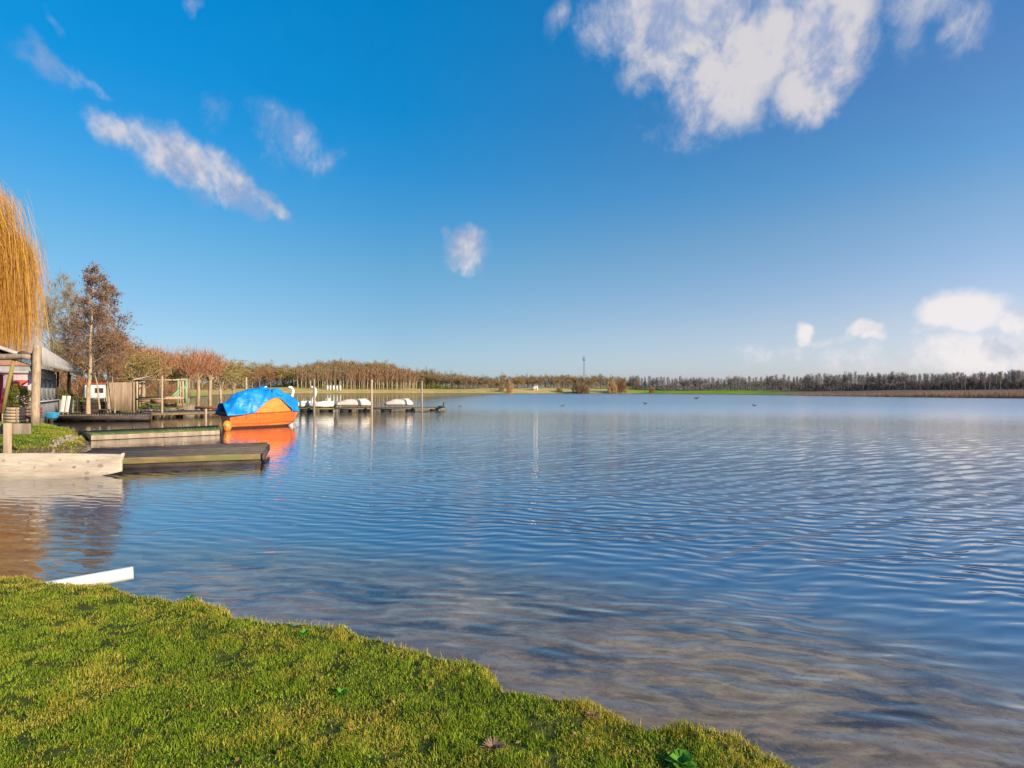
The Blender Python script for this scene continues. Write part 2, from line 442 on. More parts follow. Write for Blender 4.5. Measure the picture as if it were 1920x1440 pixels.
# ------------------------------------------------------------------ water
def water_material():
    m = bpy.data.materials.new('lake_water'); m.use_nodes = True
    nt = m.node_tree; nt.nodes.clear()
    out = nt.nodes.new('ShaderNodeOutputMaterial')
    geo = nt.nodes.new('ShaderNodeNewGeometry').outputs['Position']
    warp = nt.nodes.new('ShaderNodeTexNoise'); nt.links.new(geo, warp.inputs['Vector'])
    warp.inputs['Scale'].default_value = 0.55; warp.inputs['Detail'].default_value = 2.0
    wv = vmth(nt, 'ADD', geo, vmth(nt, 'SCALE', vmth(nt, 'SUBTRACT', warp.outputs['Color'], (0.5, 0.5, 0.5)), 0.9))
    def band(angle, lam, dist, dscale):
        n = (math.cos(math.radians(angle)), math.sin(math.radians(angle)), 0)
        t = (-n[1], n[0], 0)
        u = vmth(nt, 'DOT_PRODUCT', wv, n, out=1); w = vmth(nt, 'DOT_PRODUCT', wv, t, out=1)
        cb = nt.nodes.new('ShaderNodeCombineXYZ'); nt.links.new(u, cb.inputs[0]); nt.links.new(mth(nt, 'MULTIPLY', w, 0.45), cb.inputs[1])
        wt = nt.nodes.new('ShaderNodeTexWave'); wt.wave_type = 'BANDS'; wt.bands_direction = 'X'; wt.wave_profile = 'SIN'
        nt.links.new(cb.outputs[0], wt.inputs['Vector'])
        s = 0.31416 / lam
        wt.inputs['Scale'].default_value = s; wt.inputs['Distortion'].default_value = dist
        wt.inputs['Detail'].default_value = 2.0; wt.inputs['Detail Scale'].default_value = dscale / s if s else 1
        return wt.outputs['Fac']
    h = mth(nt, 'MULTIPLY', band(74, 0.25, 1.6, 1.0), WA * 1.0)
    h = mth(nt, 'MULTIPLY_ADD', band(92, 0.17, 2.2, 1.4), WA * 0.45, h)
    h = mth(nt, 'MULTIPLY_ADD', band(58, 0.36, 2.0, 0.7), WA * 0.75, h)
    st = scaled(nt, wv, (0.5, 1.5, 1))
    h = mth(nt, 'MULTIPLY_ADD', noise(nt, st, 6.5, 2, 0.5), WA * 0.6, h)
    # sheltered near the bank and far across the lake, livelier in the open bay
    big = ramp01(nt, noise(nt, scaled(nt, geo, (0.05, 0.10, 1)), 1.0, 3, 0.5), 0.25, 0.75, 0.55, 1.15)
    dist = vmth(nt, 'LENGTH', geo, out=1)
    fall = ramp01(nt, dist, 6.0, 45.0, 1.0, 0.22)
    sep = nt.nodes.new('ShaderNodeSeparateXYZ'); nt.links.new(geo, sep.inputs[0])
    lee = ramp01(nt, sep.outputs[0], -8.0, 2.0, 0.40, 1.0)
    amp = mth(nt, 'MULTIPLY', mth(nt, 'MULTIPLY', big, fall), lee)
    # open water beyond the lee of the left woods is ruffled by the wind
    opn = mth(nt, 'MULTIPLY', ramp01(nt, sep.outputs[0], -45.0, 15.0), ramp01(nt, dist, 30.0, 110.0, 0.0, 1.3))
    amp = mth(nt, 'ADD', amp, opn)
    h = mth(nt, 'MULTIPLY', h, amp)
    bn = nt.nodes.new('ShaderNodeBump'); bn.inputs['Strength'].default_value = 1.0; bn.inputs['Distance'].default_value = 1.0
    nt.links.new(h, bn.inputs['Height'])
    gl = nt.nodes.new('ShaderNodeBsdfGlossy'); gl.inputs['Roughness'].default_value = 0.03
    gl.inputs['Color'].default_value = (1, 1, 1, 1)
    nt.links.new(bn.outputs[0], gl.inputs['Normal'])
    tr = nt.nodes.new('ShaderNodeBsdfTransparent'); tr.inputs[0].default_value = (0.93, 0.96, 0.97, 1)
    rf = nt.nodes.new('ShaderNodeBsdfRefraction'); rf.inputs['IOR'].default_value = 1.15; rf.inputs['Roughness'].default_value = 0.02
    nt.links.new(bn.outputs[0], rf.inputs['Normal'])
    m1 = nt.nodes.new('ShaderNodeMixShader'); m1.inputs[0].default_value = 0.10
    nt.links.new(tr.outputs[0], m1.inputs[1]); nt.links.new(rf.outputs[0], m1.inputs[2])
    lw = nt.nodes.new('ShaderNodeLayerWeight'); lw.inputs['Blend'].default_value = 0.5
    nt.links.new(bn.outputs[0], lw.inputs['Normal'])
    fres = mth(nt, 'MULTIPLY_ADD', mth(nt, 'POWER', lw.outputs['Facing'], 3.7), 0.97, 0.03, clamp=True)
    nt.links.new(mth(nt, 'ADD', mth(nt, 'MULTIPLY', ramp01(nt, dist, 14.0, 75.0, 0.0, 0.20), ramp01(nt, sep.outputs[0], -30.0, 14.0, .2, 1.0)), 0.025), gl.inputs['Roughness'])
    m2 = nt.nodes.new('ShaderNodeMixShader')
    nt.links.new(fres, m2.inputs[0]); nt.links.new(m1.outputs[0], m2.inputs[1]); nt.links.new(gl.outputs[0], m2.inputs[2])
    nt.links.new(m2.outputs[0], out.inputs['Surface'])
    ab = nt.nodes.new('ShaderNodeVolumeAbsorption'); ab.inputs['Color'].default_value = (0.50, 0.68, 0.80, 1); ab.inputs['Density'].default_value = 0.48
    nt.links.new(ab.outputs[0], out.inputs['Volume'])
    return m
WA = 0.0060
bm_ = MB()
bm_.box((0, 0, -4), (7000, 7000, 8))
water = bm_.build('water', water_material())
tag(water, kind='structure')

# ------------------------------------------------------------------ foreground turf
def turf_material():
    m, nt, b, out = new_mat('grass_blades')
    t = attr(nt, 'tint'); dry = attr(nt, 'dry')
    green = mixc(nt, t, (0.085, 0.19, 0.006), (0.34, 0.47, 0.018))
    yel = mixc(nt, t, (0.50, 0.32, 0.04), (0.76, 0.57, 0.10))
    col = mixc(nt, dry, green, yel)
    nt.links.new(col, b.inputs['Base Color'])
    b.inputs['Roughness'].default_value = 0.55; b.inputs['Specular IOR Level'].default_value = 0.2
    tr = nt.nodes.new('ShaderNodeBsdfTranslucent'); nt.links.new(col, tr.inputs[0])
    mx = nt.nodes.new('ShaderNodeMixShader'); mx.inputs[0].default_value = 0.35
    nt.links.new(b.outputs[0], mx.inputs[1]); nt.links.new(tr.outputs[0], mx.inputs[2])
    nt.links.new(mx.outputs[0], out.inputs[0])
    return m
M['turf'] = turf_material()

def blades(name, x, y, L, W, tint, dry, lean=0.6, m=None):
    n = len(x)
    z = height(x, y) - 0.004
    base = np.column_stack([x, y, z])
    az = rng.uniform(0, 2 * PI, n)
    side = np.column_stack([np.cos(az), np.sin(az), np.zeros(n)]) * (W / 2)[:, None]
    la = rng.uniform(0, 2 * PI, n); lm = np.abs(rng.normal(0, lean, n)).clip(0, 1.3)
    ld = np.column_stack([np.cos(la), np.sin(la), np.zeros(n)])
    mid = base + np.array([0, 0, 1.0]) * (L * 0.55)[:, None] + ld * (L * lm * 0.25)[:, None]
    tip = base + np.array([0, 0, 1.0]) * (L * (1.0 - 0.45 * lm.clip(0, 1)))[:, None] + ld * (L * lm * 0.9)[:, None]
    v = np.stack([base - side, base + side, mid + side * 0.8, mid - side * 0.8, tip], 1).reshape(-1, 3)
    o = np.arange(n) * 5
    f = np.stack([o, o + 1, o + 2, o + 3, o + 3, o + 2, o + 4], -1)
    sizes = np.tile([4, 3], n)
    return mesh_np(name, v, f.ravel(), sizes, m or M['turf'], None, False,
                   {'tint': np.repeat(tint, 5), 'dry': np.repeat(dry, 5)})

N = 900000
u = rng.uniform(0, 1, N)
yy = 1.15 + 4.4 * u
xx = rng.uniform(-1.75, 0.8, N) * (yy + 0.4)
keep = rng.uniform(0, 1, N) < np.clip(1.25 - 0.18 * (yy - 2), 0.45, 1)
xx, yy = xx[keep], yy[keep]
d = sdf(xx, yy) + (vnoise(xx * 6, yy * 6, 9) - 0.5) * 0.10
k = (d > 0.01)
xx, yy, d = xx[k], yy[k], d[k]
pn = vnoise(xx * 2.6, yy * 2.6, 11) * 0.45 + vnoise(xx * 8, yy * 8, 12) * 0.55
cl = vnoise(xx * 7, yy * 7, 13) * .5 + vnoise(xx * 18, yy * 18, 14) * .5
bald = vnoise(xx * 6.0, yy * 6.0, 15) * 0.35 + vnoise(xx * 22, yy * 22, 16) * 0.65
k = rng.uniform(0, 1, len(xx)) < np.clip((bald - 0.24) * 5.0, 0.08, 1)
xx, yy, d, pn, cl = xx[k], yy[k], d[k], pn[k], cl[k]
n = len(xx)
edge = sstep(0.45, 0.03, d)
Lb = (0.007 + 0.075 * np.clip(cl - .18, 0, 1) ** 2 + 0.016 * rng.uniform(0, 1, n)) * (1 + 0.35 * edge * cl)
Wb = rng.uniform(0.0022, 0.0042, n)
dryp = np.clip(0.23 + 1.7 * (pn - 0.5) + 0.35 * edge, 0.03, 0.9)
dry = np.where(rng.uniform(0, 1, n) < dryp, rng.uniform(0.55, 1.0, n), rng.uniform(0, 0.3, n))
tint = np.clip(rng.uniform(0, 1, n) * 0.7 + 0.5 * (vnoise(xx * 9, yy * 9, 17) - 0.3), 0, 1)
tw_ = rng.uniform(0, 1, n) < .05      # tiny broad clover-like leaves among the blades
Wb = np.where(tw_, rng.uniform(.006, .011, n), Wb); Lb = np.where(tw_, rng.uniform(.014, .026, n), Lb); dry = np.where(tw_, 0.0, dry)
gr = blades('grass', xx, yy, Lb, Wb, tint, dry, 0.95)
tag(gr, kind='stuff')

# taller wispy dry stems along the lip of the bank
ti = rng.uniform(0, 1, 900)
nb = np.array([near_pt(*p) for p in near_px[1:-1]])
seg = ti * (len(nb) - 1); si = seg.astype(int).clip(0, len(nb) - 2); fr_ = (seg - si)[:, None]
ep = nb[si] * (1 - fr_) + nb[si + 1] * fr_
ex = ep[:, 0] + rng.normal(-0.05, 0.05, len(ti)); ey = ep[:, 1] + rng.normal(-0.06, 0.05, len(ti))
kk = sdf(ex, ey) > -0.01
ex, ey = ex[kk], ey[kk]
dry_stems = blades('dry_grass', ex, ey, rng.uniform(0.03, 0.075, len(ex)), rng.uniform(0.002, 0.0032, len(ex)), rng.uniform(0.2, 1, len(ex)), np.ones(len(ex)), 0.9)
tag(dry_stems, kind='stuff')

# fallen leaves
N = 420
ly = rng.uniform(1.9, 5.0, N); lx = rng.uniform(-1.0, 0.6, N) * ly
k = sdf(lx, ly) > .05; lx, ly = lx[k], ly[k]; n = len(lx)
lz = height(lx, ly) + rng.uniform(.008, .022, n)
a_ = rng.uniform(0, 2 * PI, n); sz = rng.uniform(.006, .016, n)
u_ = np.stack([np.cos(a_), np.sin(a_), rng.normal(0, .35, n)], -1) * sz[:, None]; v_ = np.stack([-np.sin(a_), np.cos(a_), rng.normal(0, .35, n)], -1) * (sz * .55)[:, None]
c_ = np.stack([lx, ly, lz], -1)
q_ = np.stack([c_ - u_, c_ - v_, c_ + u_, c_ + v_ + np.array([0, 0, .004])], 1).reshape(-1, 3)
fl = mesh_np('fallen_leaves', q_, np.arange(n * 4), np.full(n, 4), M['dead_leaf'], None, False, {'tint': np.repeat(rng.uniform(0, 1, n), 4)})
tag(fl, kind='stuff')

# meadow grass on the left bank
N = 130000
yy = 12 + 46 * rng.uniform(0, 1, N) ** 1.3
xx = -rng.uniform(0.50, 0.98, N) * yy
d = sdf(xx, yy); k = (d > 0.05) & (yy > 14)
xx, yy, d = xx[k], yy[k], d[k]; n = len(xx)
pn = vnoise(xx * 0.6, yy * 0.6, 21)
edge = sstep(1.6, 0.2, d)
k = rng.uniform(0, 1, n) < np.clip(0.35 + pn + edge * 0.2, 0, 1)
xx, yy, pn, edge = xx[k], yy[k], pn[k], edge[k]; n = len(xx)
dry = np.where(rng.uniform(0, 1, n) < np.clip(0.15 + 0.5 * (pn - 0.5) + 0.5 * edge, 0.05, 0.9), rng.uniform(0.6, 1, n), rng.uniform(0, 0.3, n))
gl_ = blades('meadow_grass', xx, yy, rng.uniform(0.03, 0.06, n) * (1 + 0.5 * edge), rng.uniform(0.010, 0.02, n), rng.uniform(0.0, .5, n), dry * .8)
tag(gl_, kind='stuff')

# ------------------------------------------------------------------ weeds and litter in the turf
def weed(px, py, size, label, n=26, wide=0.42):
    Y = depth_of(py, 0.33); p = GP(px, Y)
    root = empty('weed_plant', p)
    tag(root, label, 'plant')
    mb = MB()
    for i in range(n):
        a = 2.399 * i + random.uniform(-.3, .3)
        L = size * random.uniform(0.55, 1.0); el = random.uniform(0.25, 1.1)
        dirh = Vector((math.cos(a), math.sin(a), 0)); s = Vector((-dirh.y, dirh.x, 0))
        t = random.random()
        vs = []
        for k, (q, w) in enumerate(((0.0, 0.12), (0.35, 0.8), (0.7, 1.0), (1.0, 0.1))):
            c = dirh * (L * q * math.cos(el)) + Vector((0, 0, L * (math.sin(el) * q - 0.35 * q * q) + 0.01))
            hw = L * wide * 0.5 * w
            vs += [c - s * hw + Vector((0, 0, hw * 0.35)), c, c + s * hw + Vector((0, 0, hw * 0.35))]
        fs = []
        for r_ in range(3):
            for c_ in range(2):
                fs.append([r_*3 + c_, r_*3 + c_ + 1, r_*3 + c_ + 4, r_*3 + c_ + 3])
        mb.add(vs, fs, t)
    mb.build('foliage', M['weed_green'], root, True)
    st = MB()
    for i in range(7):
        a = 0.9 * i
        st.tube([(0, 0, -0.01), (math.cos(a) * size * .2, math.sin(a) * size * .2, size * .3)], [0.003, 0.002], 4, 0.8)
    st.build('stem', M['weed_green'], root)
weed(826, 1206, 0.085, 'bright green leafy weed on the lip of the grass bank beside the shallow water', 34)
weed(1280, 1418, 0.10, 'large dark green dock plant growing at the bottom edge of the grass', 34, 0.5)
weed(355, 1112, 0.075, 'small spiky green tuft on the bank behind the white pipe', 30, 0.16)
weed(570, 1182, 0.055, 'low dark green weed with flat leaves in the turf near the bank lip', 24)
weed(640, 1300, 0.06, 'flat grey green weed clump in the middle of the lawn', 26, 0.35)

def dry_head(px, py, size, label):
    Y = depth_of(py, 0.33); p = GP(px, Y, 0.006)
    mb = MB()
    for i in range(90):
        a = random.uniform(0, 2 * PI); e = random.uniform(0.0, 0.9)
        v = Vector((math.cos(a) * math.cos(e), math.sin(a) * math.cos(e), math.sin(e) * 0.6))
        s = Vector((-math.sin(a), math.cos(a), 0)) * 0.006
        L = size * random.uniform(.5, 1)
        mb.add([-s, s, v * L + s * .3, v * L - s * .3], [[0, 1, 2, 3]], random.random())
    o = mb.build('withered_plant', M['reed']); o.location = p
    tag(o, label, 'plant')
dry_head(925, 1392, 0.065, 'round withered brown plant rosette lying flat in the lawn')
dry_head(1110, 1330, 0.05, 'small reddish withered leaf clump near the lip of the bank')

# ------------------------------------------------------------------ white pipe out of the bank
a = P(118, 5.15, py=1098); b_ = P(250, 5.45, py=1074)
d_ = (b_ - a).normalized(); a = a - d_ * 0.5
root = empty('drain_pipe', b_)
tag(root, 'white plastic drain pipe poking out of the grass bank over the water', 'pipe')
mb = MB()
L = (b_ - a).length
s = d_.cross(Vector((0, 0, 1))).normalized(); u_ = s.cross(d_)
def circ(c, r, n=28): return [c + s * (math.cos(2*PI*i/n) * r) + u_ * (math.sin(2*PI*i/n) * r) for i in range(n)]
z0 = Vector((0, 0, 0)); back = -d_ * L
mb.loft([circ(back, .062), circ(-d_ * .015, .062), circ(z0, .060), circ(z0, .055), circ(-d_ * .012, .054), circ(-d_ * 0.6, .054)], True, False)
pp = mb.build('pipe_wall', M['white_paint'], root, True)

# ------------------------------------------------------------------ jetties
def plank_deck(name, mat_, parent, c0, c1, c2, c3, n, z, th, seed=0, gap=0.012):
    """planks laid across the quad c0-c1 (front edge) / c3-c2 (back edge), n planks along the front"""
    rs = random.Random(seed)
    mb = MB()
    c0, c1, c2, c3 = (Vector((*c, 0)) for c in (c0, c1, c2, c3))
    for i in range(n):
        t0, t1 = i / n, (i + 1) / n
        f0, f1 = c0.lerp(c1, t0), c0.lerp(c1, t1); b0, b1 = c3.lerp(c2, t0), c3.lerp(c2, t1)
        gg = gap / max((f1 - f0).length, 0.01)
        f1 = f0.lerp(f1, 1 - gg); b1 = b0.lerp(b1, 1 - gg)
        zz = z + rs.uniform(-.004, .004)
        ov = rs.uniform(-.02, .02)
        dv = (b0 - f0).normalized() * ov
        lo = Vector((0, 0, zz - th)); hi = Vector((0, 0, zz))
        q = [f0 + dv, f1 + dv, b1 + dv, b0 + dv]
        mb.add([p + lo for p in q] + [p + hi for p in q], [[3, 2, 1, 0], [4, 5, 6, 7], [0, 1, 5, 4], [1, 2, 6, 5], [2, 3, 7, 6], [3, 0, 4, 7]], rs.random())
    return mb.build(name, mat_, parent)

def xy(px, py, z=0.0):
    Y = depth_of(py, z); return ((px - CX) / F * Y, Y)

# nearest jetty: planks run along its length
zt = 0.27
root = empty('wooden_jetty', (-8.5, 15.5, 0))
tag(root, 'dark low wooden jetty with mossy edge beam behind the pale plank', 'jetty')
f0, f1 = Vector((*xy(120, 862, zt), 0)), Vector((*xy(490, 850, zt), 0))
k0, k1 = Vector((*xy(170, 843, zt), 0)), Vector((*xy(503, 832, zt), 0))
# across planks
loc = lambda v: (v[0] + 8.5, v[1] - 15.5)
plank_deck('deck', M['wood_deck'], root, loc(k0), loc(f0), loc(f1), loc(k1), 13, zt, 0.05, 3, 0.016)
mb = MB()
o_ = Vector((8.5, -15.5, 0))
mb.beam(f0 + o_ + Vector((0, -.05, zt - .07)), f1 + o_ + Vector((0.0, -.05, zt - .07)), 0.09, 0.15, 0.6)
mb.build('edge_beam', M['wood_edge'], root, bevel=0.01)
mb = MB()
mb.beam(f0 + o_ + Vector((0, 0.0, zt - .22)), f1 + o_ + Vector((-0.05, 0.0, zt - .22)), 0.1, 0.14, 0.3)
mb.beam(f1 + o_ + Vector((.03, 0.03, zt - .10)), k1 + o_ + Vector((.03, -0.03, zt - .10)), 0.06, 0.16, 0.9)
mb.beam(k0 + o_ + Vector((0, .05, zt - .05)), k1 + o_ + Vector((-.05, .05, zt - .05)), 0.08, 0.17, 0.4)
mb.build('frame', M['wood_dark'], root)
for t in (0.05, .35, .65, .97):
    for e0, e1 in ((f0, f1), (k0, k1)):
        p = e0.lerp(e1, t) + o_
        sgn = 1 if e0 is f0 else -1
        mb = MB(); mb.tube([p + Vector((0, .12 * sgn, -1.6)), p + Vector((0, .12 * sgn, zt - .055))], 0.075, 8, 0.3)
        mb.build('pile', M['wood_dark'], root)

# big pale plank with knots along the front of the jetty
def knot_material():
    m, nt, b, out = new_mat('pale_board_with_knots')
    tc = nt.nodes.new('ShaderNodeTexCoord').outputs['Object']
    st = scaled(nt, tc, (0.35, 1, 2.2))
    n1 = noise(nt, st, 3.2, 6, 0.65, 0.6); n2 = noise(nt, st, 11, 5, 0.7)
    col = mixc(nt, ramp01(nt, n1, 0.35, 0.68), (0.50, 0.39, 0.27), (0.66, 0.54, 0.40))
    col = mixc(nt, ramp01(nt, n2, 0.45, 0.75, 0, 0.65), col, (0.36, 0.29, 0.20))
    sep = nt.nodes.new('ShaderNodeSeparateXYZ'); nt.links.new(tc, sep.inputs[0])
    dirt = mth(nt, 'ADD', sep.outputs[2], mth(nt, 'MULTIPLY', n1, 0.2))
    col = mixc(nt, ramp01(nt, dirt, -0.22, -0.10, 0.6, 0.0), col, (0.30, 0.25, 0.12))
    wob = vmth(nt, 'SCALE', vmth(nt, 'SUBTRACT', scaled(nt, tc, (1, 1, 1)), (0, 0, 0)), 1.0)
    nn = nt.nodes.new('ShaderNodeTexNoise'); nt.links.new(tc, nn.inputs['Vector']); nn.inputs['Scale'].default_value = 16
    wob = vmth(nt, 'ADD', wob, vmth(nt, 'SCALE', vmth(nt, 'SUBTRACT', nn.outputs['Color'], (.5, .5, .5)), 0.05))
    for kx, kz, kr, dk in KNOTS:
        dd_ = vmth(nt, 'LENGTH', vmth(nt, 'MULTIPLY', vmth(nt, 'SUBTRACT', wob, (kx, 0, kz)), (0.8, 0.0, 1.0)), out=1)
        col = mixc(nt, ramp01(nt, dd_, kr * 0.5, kr, dk * .75, 0.0), col, (0.16, 0.12, 0.08))
    nt.links.new(col, b.inputs['Base Color'])
    b.inputs['Roughness'].default_value = 0.85
    bn = nt.nodes.new('ShaderNodeBump'); bn.inputs['Distance'].default_value = 0.012
    nt.links.new(n2, bn.inputs['Height']); nt.links.new(bn.outputs[0], b.inputs['Normal'])
    return m
PY = 12.6
def bp(px, py): return ((px - 228) / F * PY, (875 - py) / F * PY)
KNOTS = [(*bp(x, y), r, k) for x, y, r, k in ((116, 862, .035, .8), (68, 876, .03, .75), (142, 875, .04, .95), (168, 865, .045, .7), (191, 873, .07, .7), (166, 886, .06, .6), (10, 863, .04, .7), (98, 872, .05, .3), (185, 862, .03, .5), (40, 868, .03, .3))]
outline = [bp(x, y) for x, y in ((-40, 850), (0, 850), (60, 849.5), (120, 850), (180, 851), (215, 851.5), (227, 852), (232, 849), (231.5, 855), (228, 863), (227.5, 884), (212, 888), (185, 893), (160, 894.5), (120, 897), (70, 899), (20, 900), (-40, 900))]
mb = MB()
fr = [Vector((x, -.045, z)) for x, z in outline]; bk = [Vector((x, .045, z)) for x, z in outline]
mb.loft([fr, bk])
pl = mb.build('timber_plank', knot_material(), bevel=0.012)
o0 = P(228, PY, py=875); pl.location = o0
tag(pl, 'wide pale knotty timber plank standing on edge over the water at the jetty', 'plank')

# mossy jetty
root = empty('mossy_jetty', (-15, 24, 0)); o_ = Vector((15, -24, 0)); zt = 0.20
tag(root, 'narrow jetty with a green mossy top leading to the orange boat', 'jetty')
f0, f1 = Vector((*xy(172, 816, zt), 0)), Vector((*xy(413, 806.5, zt), 0))
k0, k1 = Vector((*xy(150, 808, zt), 0)), Vector((*xy(408, 797.5, zt), 0))
loc = lambda v: (v[0] + 15, v[1] - 24)
plank_deck('deck', M['moss'], root, loc(f0), loc(f1), loc(k1), loc(k0), 40, zt, 0.05, 5, 0.006)
mb = MB(); mb.beam(f0 + o_ + Vector((0, -.04, zt - .10)), f1 + o_ + Vector((0, -.04, zt - .10)), .05, .18, .8)
mb.build('front_board', M['wood_grey'], root, bevel=0.008)
mb = MB(); mb.beam(f0 + o_ + Vector((-.03, .02, zt - .13)), k0 + o_ + Vector((-.03, -.02, zt - .13)), .05, .28, .1)
mb.beam(k0 + o_ + Vector((0, .03, zt - .12)), k1 + o_ + Vector((0, .03, zt - .12)), .05, .2, .3)
mb.beam(f1 + o_ + Vector((.03, .02, zt - .12)), k1 + o_ + Vector((.03, -.02, zt - .12)), .05, .2, .3)
mb.build('frame', M['wood_dark'], root)
for t in (.04, .5, .96):
    for e0, e1, s_ in ((f0, f1, 1), (k0, k1, -1)):
        p = e0.lerp(e1, t) + o_ + Vector((0, .1 * s_, 0)); mb = MB(); mb.tube([p + Vector((0, 0, -1.5)), p + Vector((0, 0, zt - .055))], .07, 8, .3)
        mb.build('pile', M['wood_dark'], root)

# dark low jetty in front of the slatted screen
def simple_jetty(name, label, f0, f1, k1, k0, zt, deckm, frontm, npl, th=0.18, seed=1, piles=3):
    c = (Vector((*f0, 0)) + Vector((*f1, 0))) / 2
    root = empty(name, c); tag(root, label, 'jetty')
    F0, F1, K0, K1 = (Vector((*q, 0)) - c for q in (f0, f1, k0, k1))
    plank_deck('deck', deckm, root, F0[:2], F1[:2], K1[:2], K0[:2], npl, zt, .045, seed)
    mb = MB(); mb.beam(F0 + Vector((0, -.035, zt - th/2 - .01)), F1 + Vector((0, -.035, zt - th/2 - .01)), .06, th, .5)
    mb.beam(F1 + Vector((.035, .0, zt - th/2 - .015)), K1 + Vector((.035, 0, zt - th/2 - .015)), .06, th, .4)
    mb.beam(K0 + Vector((0, .035, zt - th/2 - .01)), K1 + Vector((0, .035, zt - th/2 - .01)), .06, th, .5)
    mb.build('front_board', frontm, root)
    for i in range(piles):
        t = (i + .5) / piles
        for e0, e1, s_ in ((F0, F1, 1), (K0, K1, -1)):
            p = e0.lerp(e1, t) + Vector((0, .1 * s_, 0)); mb = MB(); mb.tube([p + Vector((0, 0, -1.6)), p + Vector((0, 0, zt - .05))], .075, 7, .4)
            mb.build('pile', M['wood_dark'], root)
    return root
simple_jetty('wooden_jetty', 'long blackish jetty edge in front of the slatted wooden screen', xy(92, 779.5, .32), xy(280, 779.5, .32), xy(282, 774, .32), xy(88, 774, .32), .32, M['wood_deck'], M['wood_dark'], 40, .26, 2)
simple_jetty('wooden_jetty', 'thin brown walkway along the water past the thin mooring pole', xy(268, 775.4, .30), xy(412, 771.8, .30), xy(416, 768, .30), xy(262, 770.5, .30), .30, M['wood_deck'], M['wood_edge'], 44, .16, 4)
# floating pontoon, three sections
def pontoon(label, px0, px1, Y0, Y1, deckm, zt=0.30, green=False):
    a, b = P(px0, Y0), P(px1, Y1)
    c = (a + b) / 2
    root = empty('floating_pontoon', (c.x, c.y, 0)); tag(root, label, 'pontoon', 'pontoon sections beyond the orange boat')
    d_ = (b - a); d_.normalize(); n_ = Vector((-d_.y, d_.x, 0)); h = (b - a).length / 2
    F0, F1 = -d_ * h, d_ * h; K0, K1 = F0 + n_ * 2.2, F1 + n_ * 2.2
    plank_deck('deck', deckm, root, F0[:2], F1[:2], K1[:2], K0[:2], max(6, int(h * 2 / .22)), zt, .05, 9)
    mb = MB()
    mb.beam(F0 - n_ * .03 + Vector((0, 0, zt - .08)), F1 - n_ * .03 + Vector((0, 0, zt - .08)), .05, .11, .6)
    mb.build('edge_board', M['wood_edge'], root)
    mb = MB(); mb.beam(K0 + n_ * .03 + Vector((0, 0, zt - .08)), K1 + n_ * .03 + Vector((0, 0, zt - .08)), .05, .11, .6)
    mb.build('edge_board', M['wood_edge'], root)
    nf = max(2, int(h * 2 / 2.2))
    for i in range(nf):
        p = F0.lerp(F1, (i + .5) / nf)
        m2 = MB()
        ring = []
        for q in (0.05, 2.15):
            ring.append([p + n_ * q + d_ * (math.cos(t) * .42) + Vector((0, 0, .08 + math.sin(t) * .155)) for t in [2*PI*j/12 for j in range(12)]])
        m2.loft(ring)
        m2.build('float', M['black'], root, True)
    return root
pontoon('green stained floating pontoon section under the white swan boats', 552, 626, 52.0, 52.4, M['moss'])
pontoon('brown floating pontoon section carrying the longer upturned cream boat', 627, 697, 52.2, 52.6, M['wood_deck'], .31)
pontoon('brown floating pontoon section carrying the shorter upturned cream boat', 699, 836, 52.8, 53.6, M['wood_deck'], .29)

# mooring posts
def mooring(px, Y, ytop, r, label, mt='wood_grey', lean=0.0):
    p = P(px, Y)
    zb = min(-1.3, gz(p.x, p.y) - .4); z1 = top_z(ytop, Y)
    mb = MB()
    n = 7
    pts, rad = [], []
    for i in range(n):
        t = i / (n - 1)
        pts.append(Vector((lean * t + random.uniform(-.01, .01), random.uniform(-.01, .01), zb + (z1 - zb) * t))); rad.append(r * (1.08 - .16 * t))
    pts.append(pts[-1] + Vector((0, 0, .02))); rad.append(r * .7)
    mb.tube(pts, rad, 10, random.random())
    o = mb.build('mooring_post', M[mt], None, True)
    o.location = (p.x, p.y, 0)
    tag(o, label, 'post', 'wooden mooring posts around the docks')
mooring(462, 54.0, 708, .095, 'mooring post whose top shows just left above the blue tarp', 'wood_pale')
mooring(589, 51.6, 711, .10, 'mooring post standing close beside the neck of a swan boat', 'wood_grey')
mooring(697, 51.9, 712, .10, 'mooring post between the two upturned cream boats', 'wood_pale')
mooring(791, 52.4, 715, .09, 'mooring post right of both upturned boats on the pontoon', 'wood_grey')
mooring(304, 41.0, 705, .065, 'thin tall pole in the water in front of the timber pergola', 'wood_pale')
mooring(386, 35.0, 767, .08, 'short stubby pale post in the water left of the orange boat', 'wood_pale')

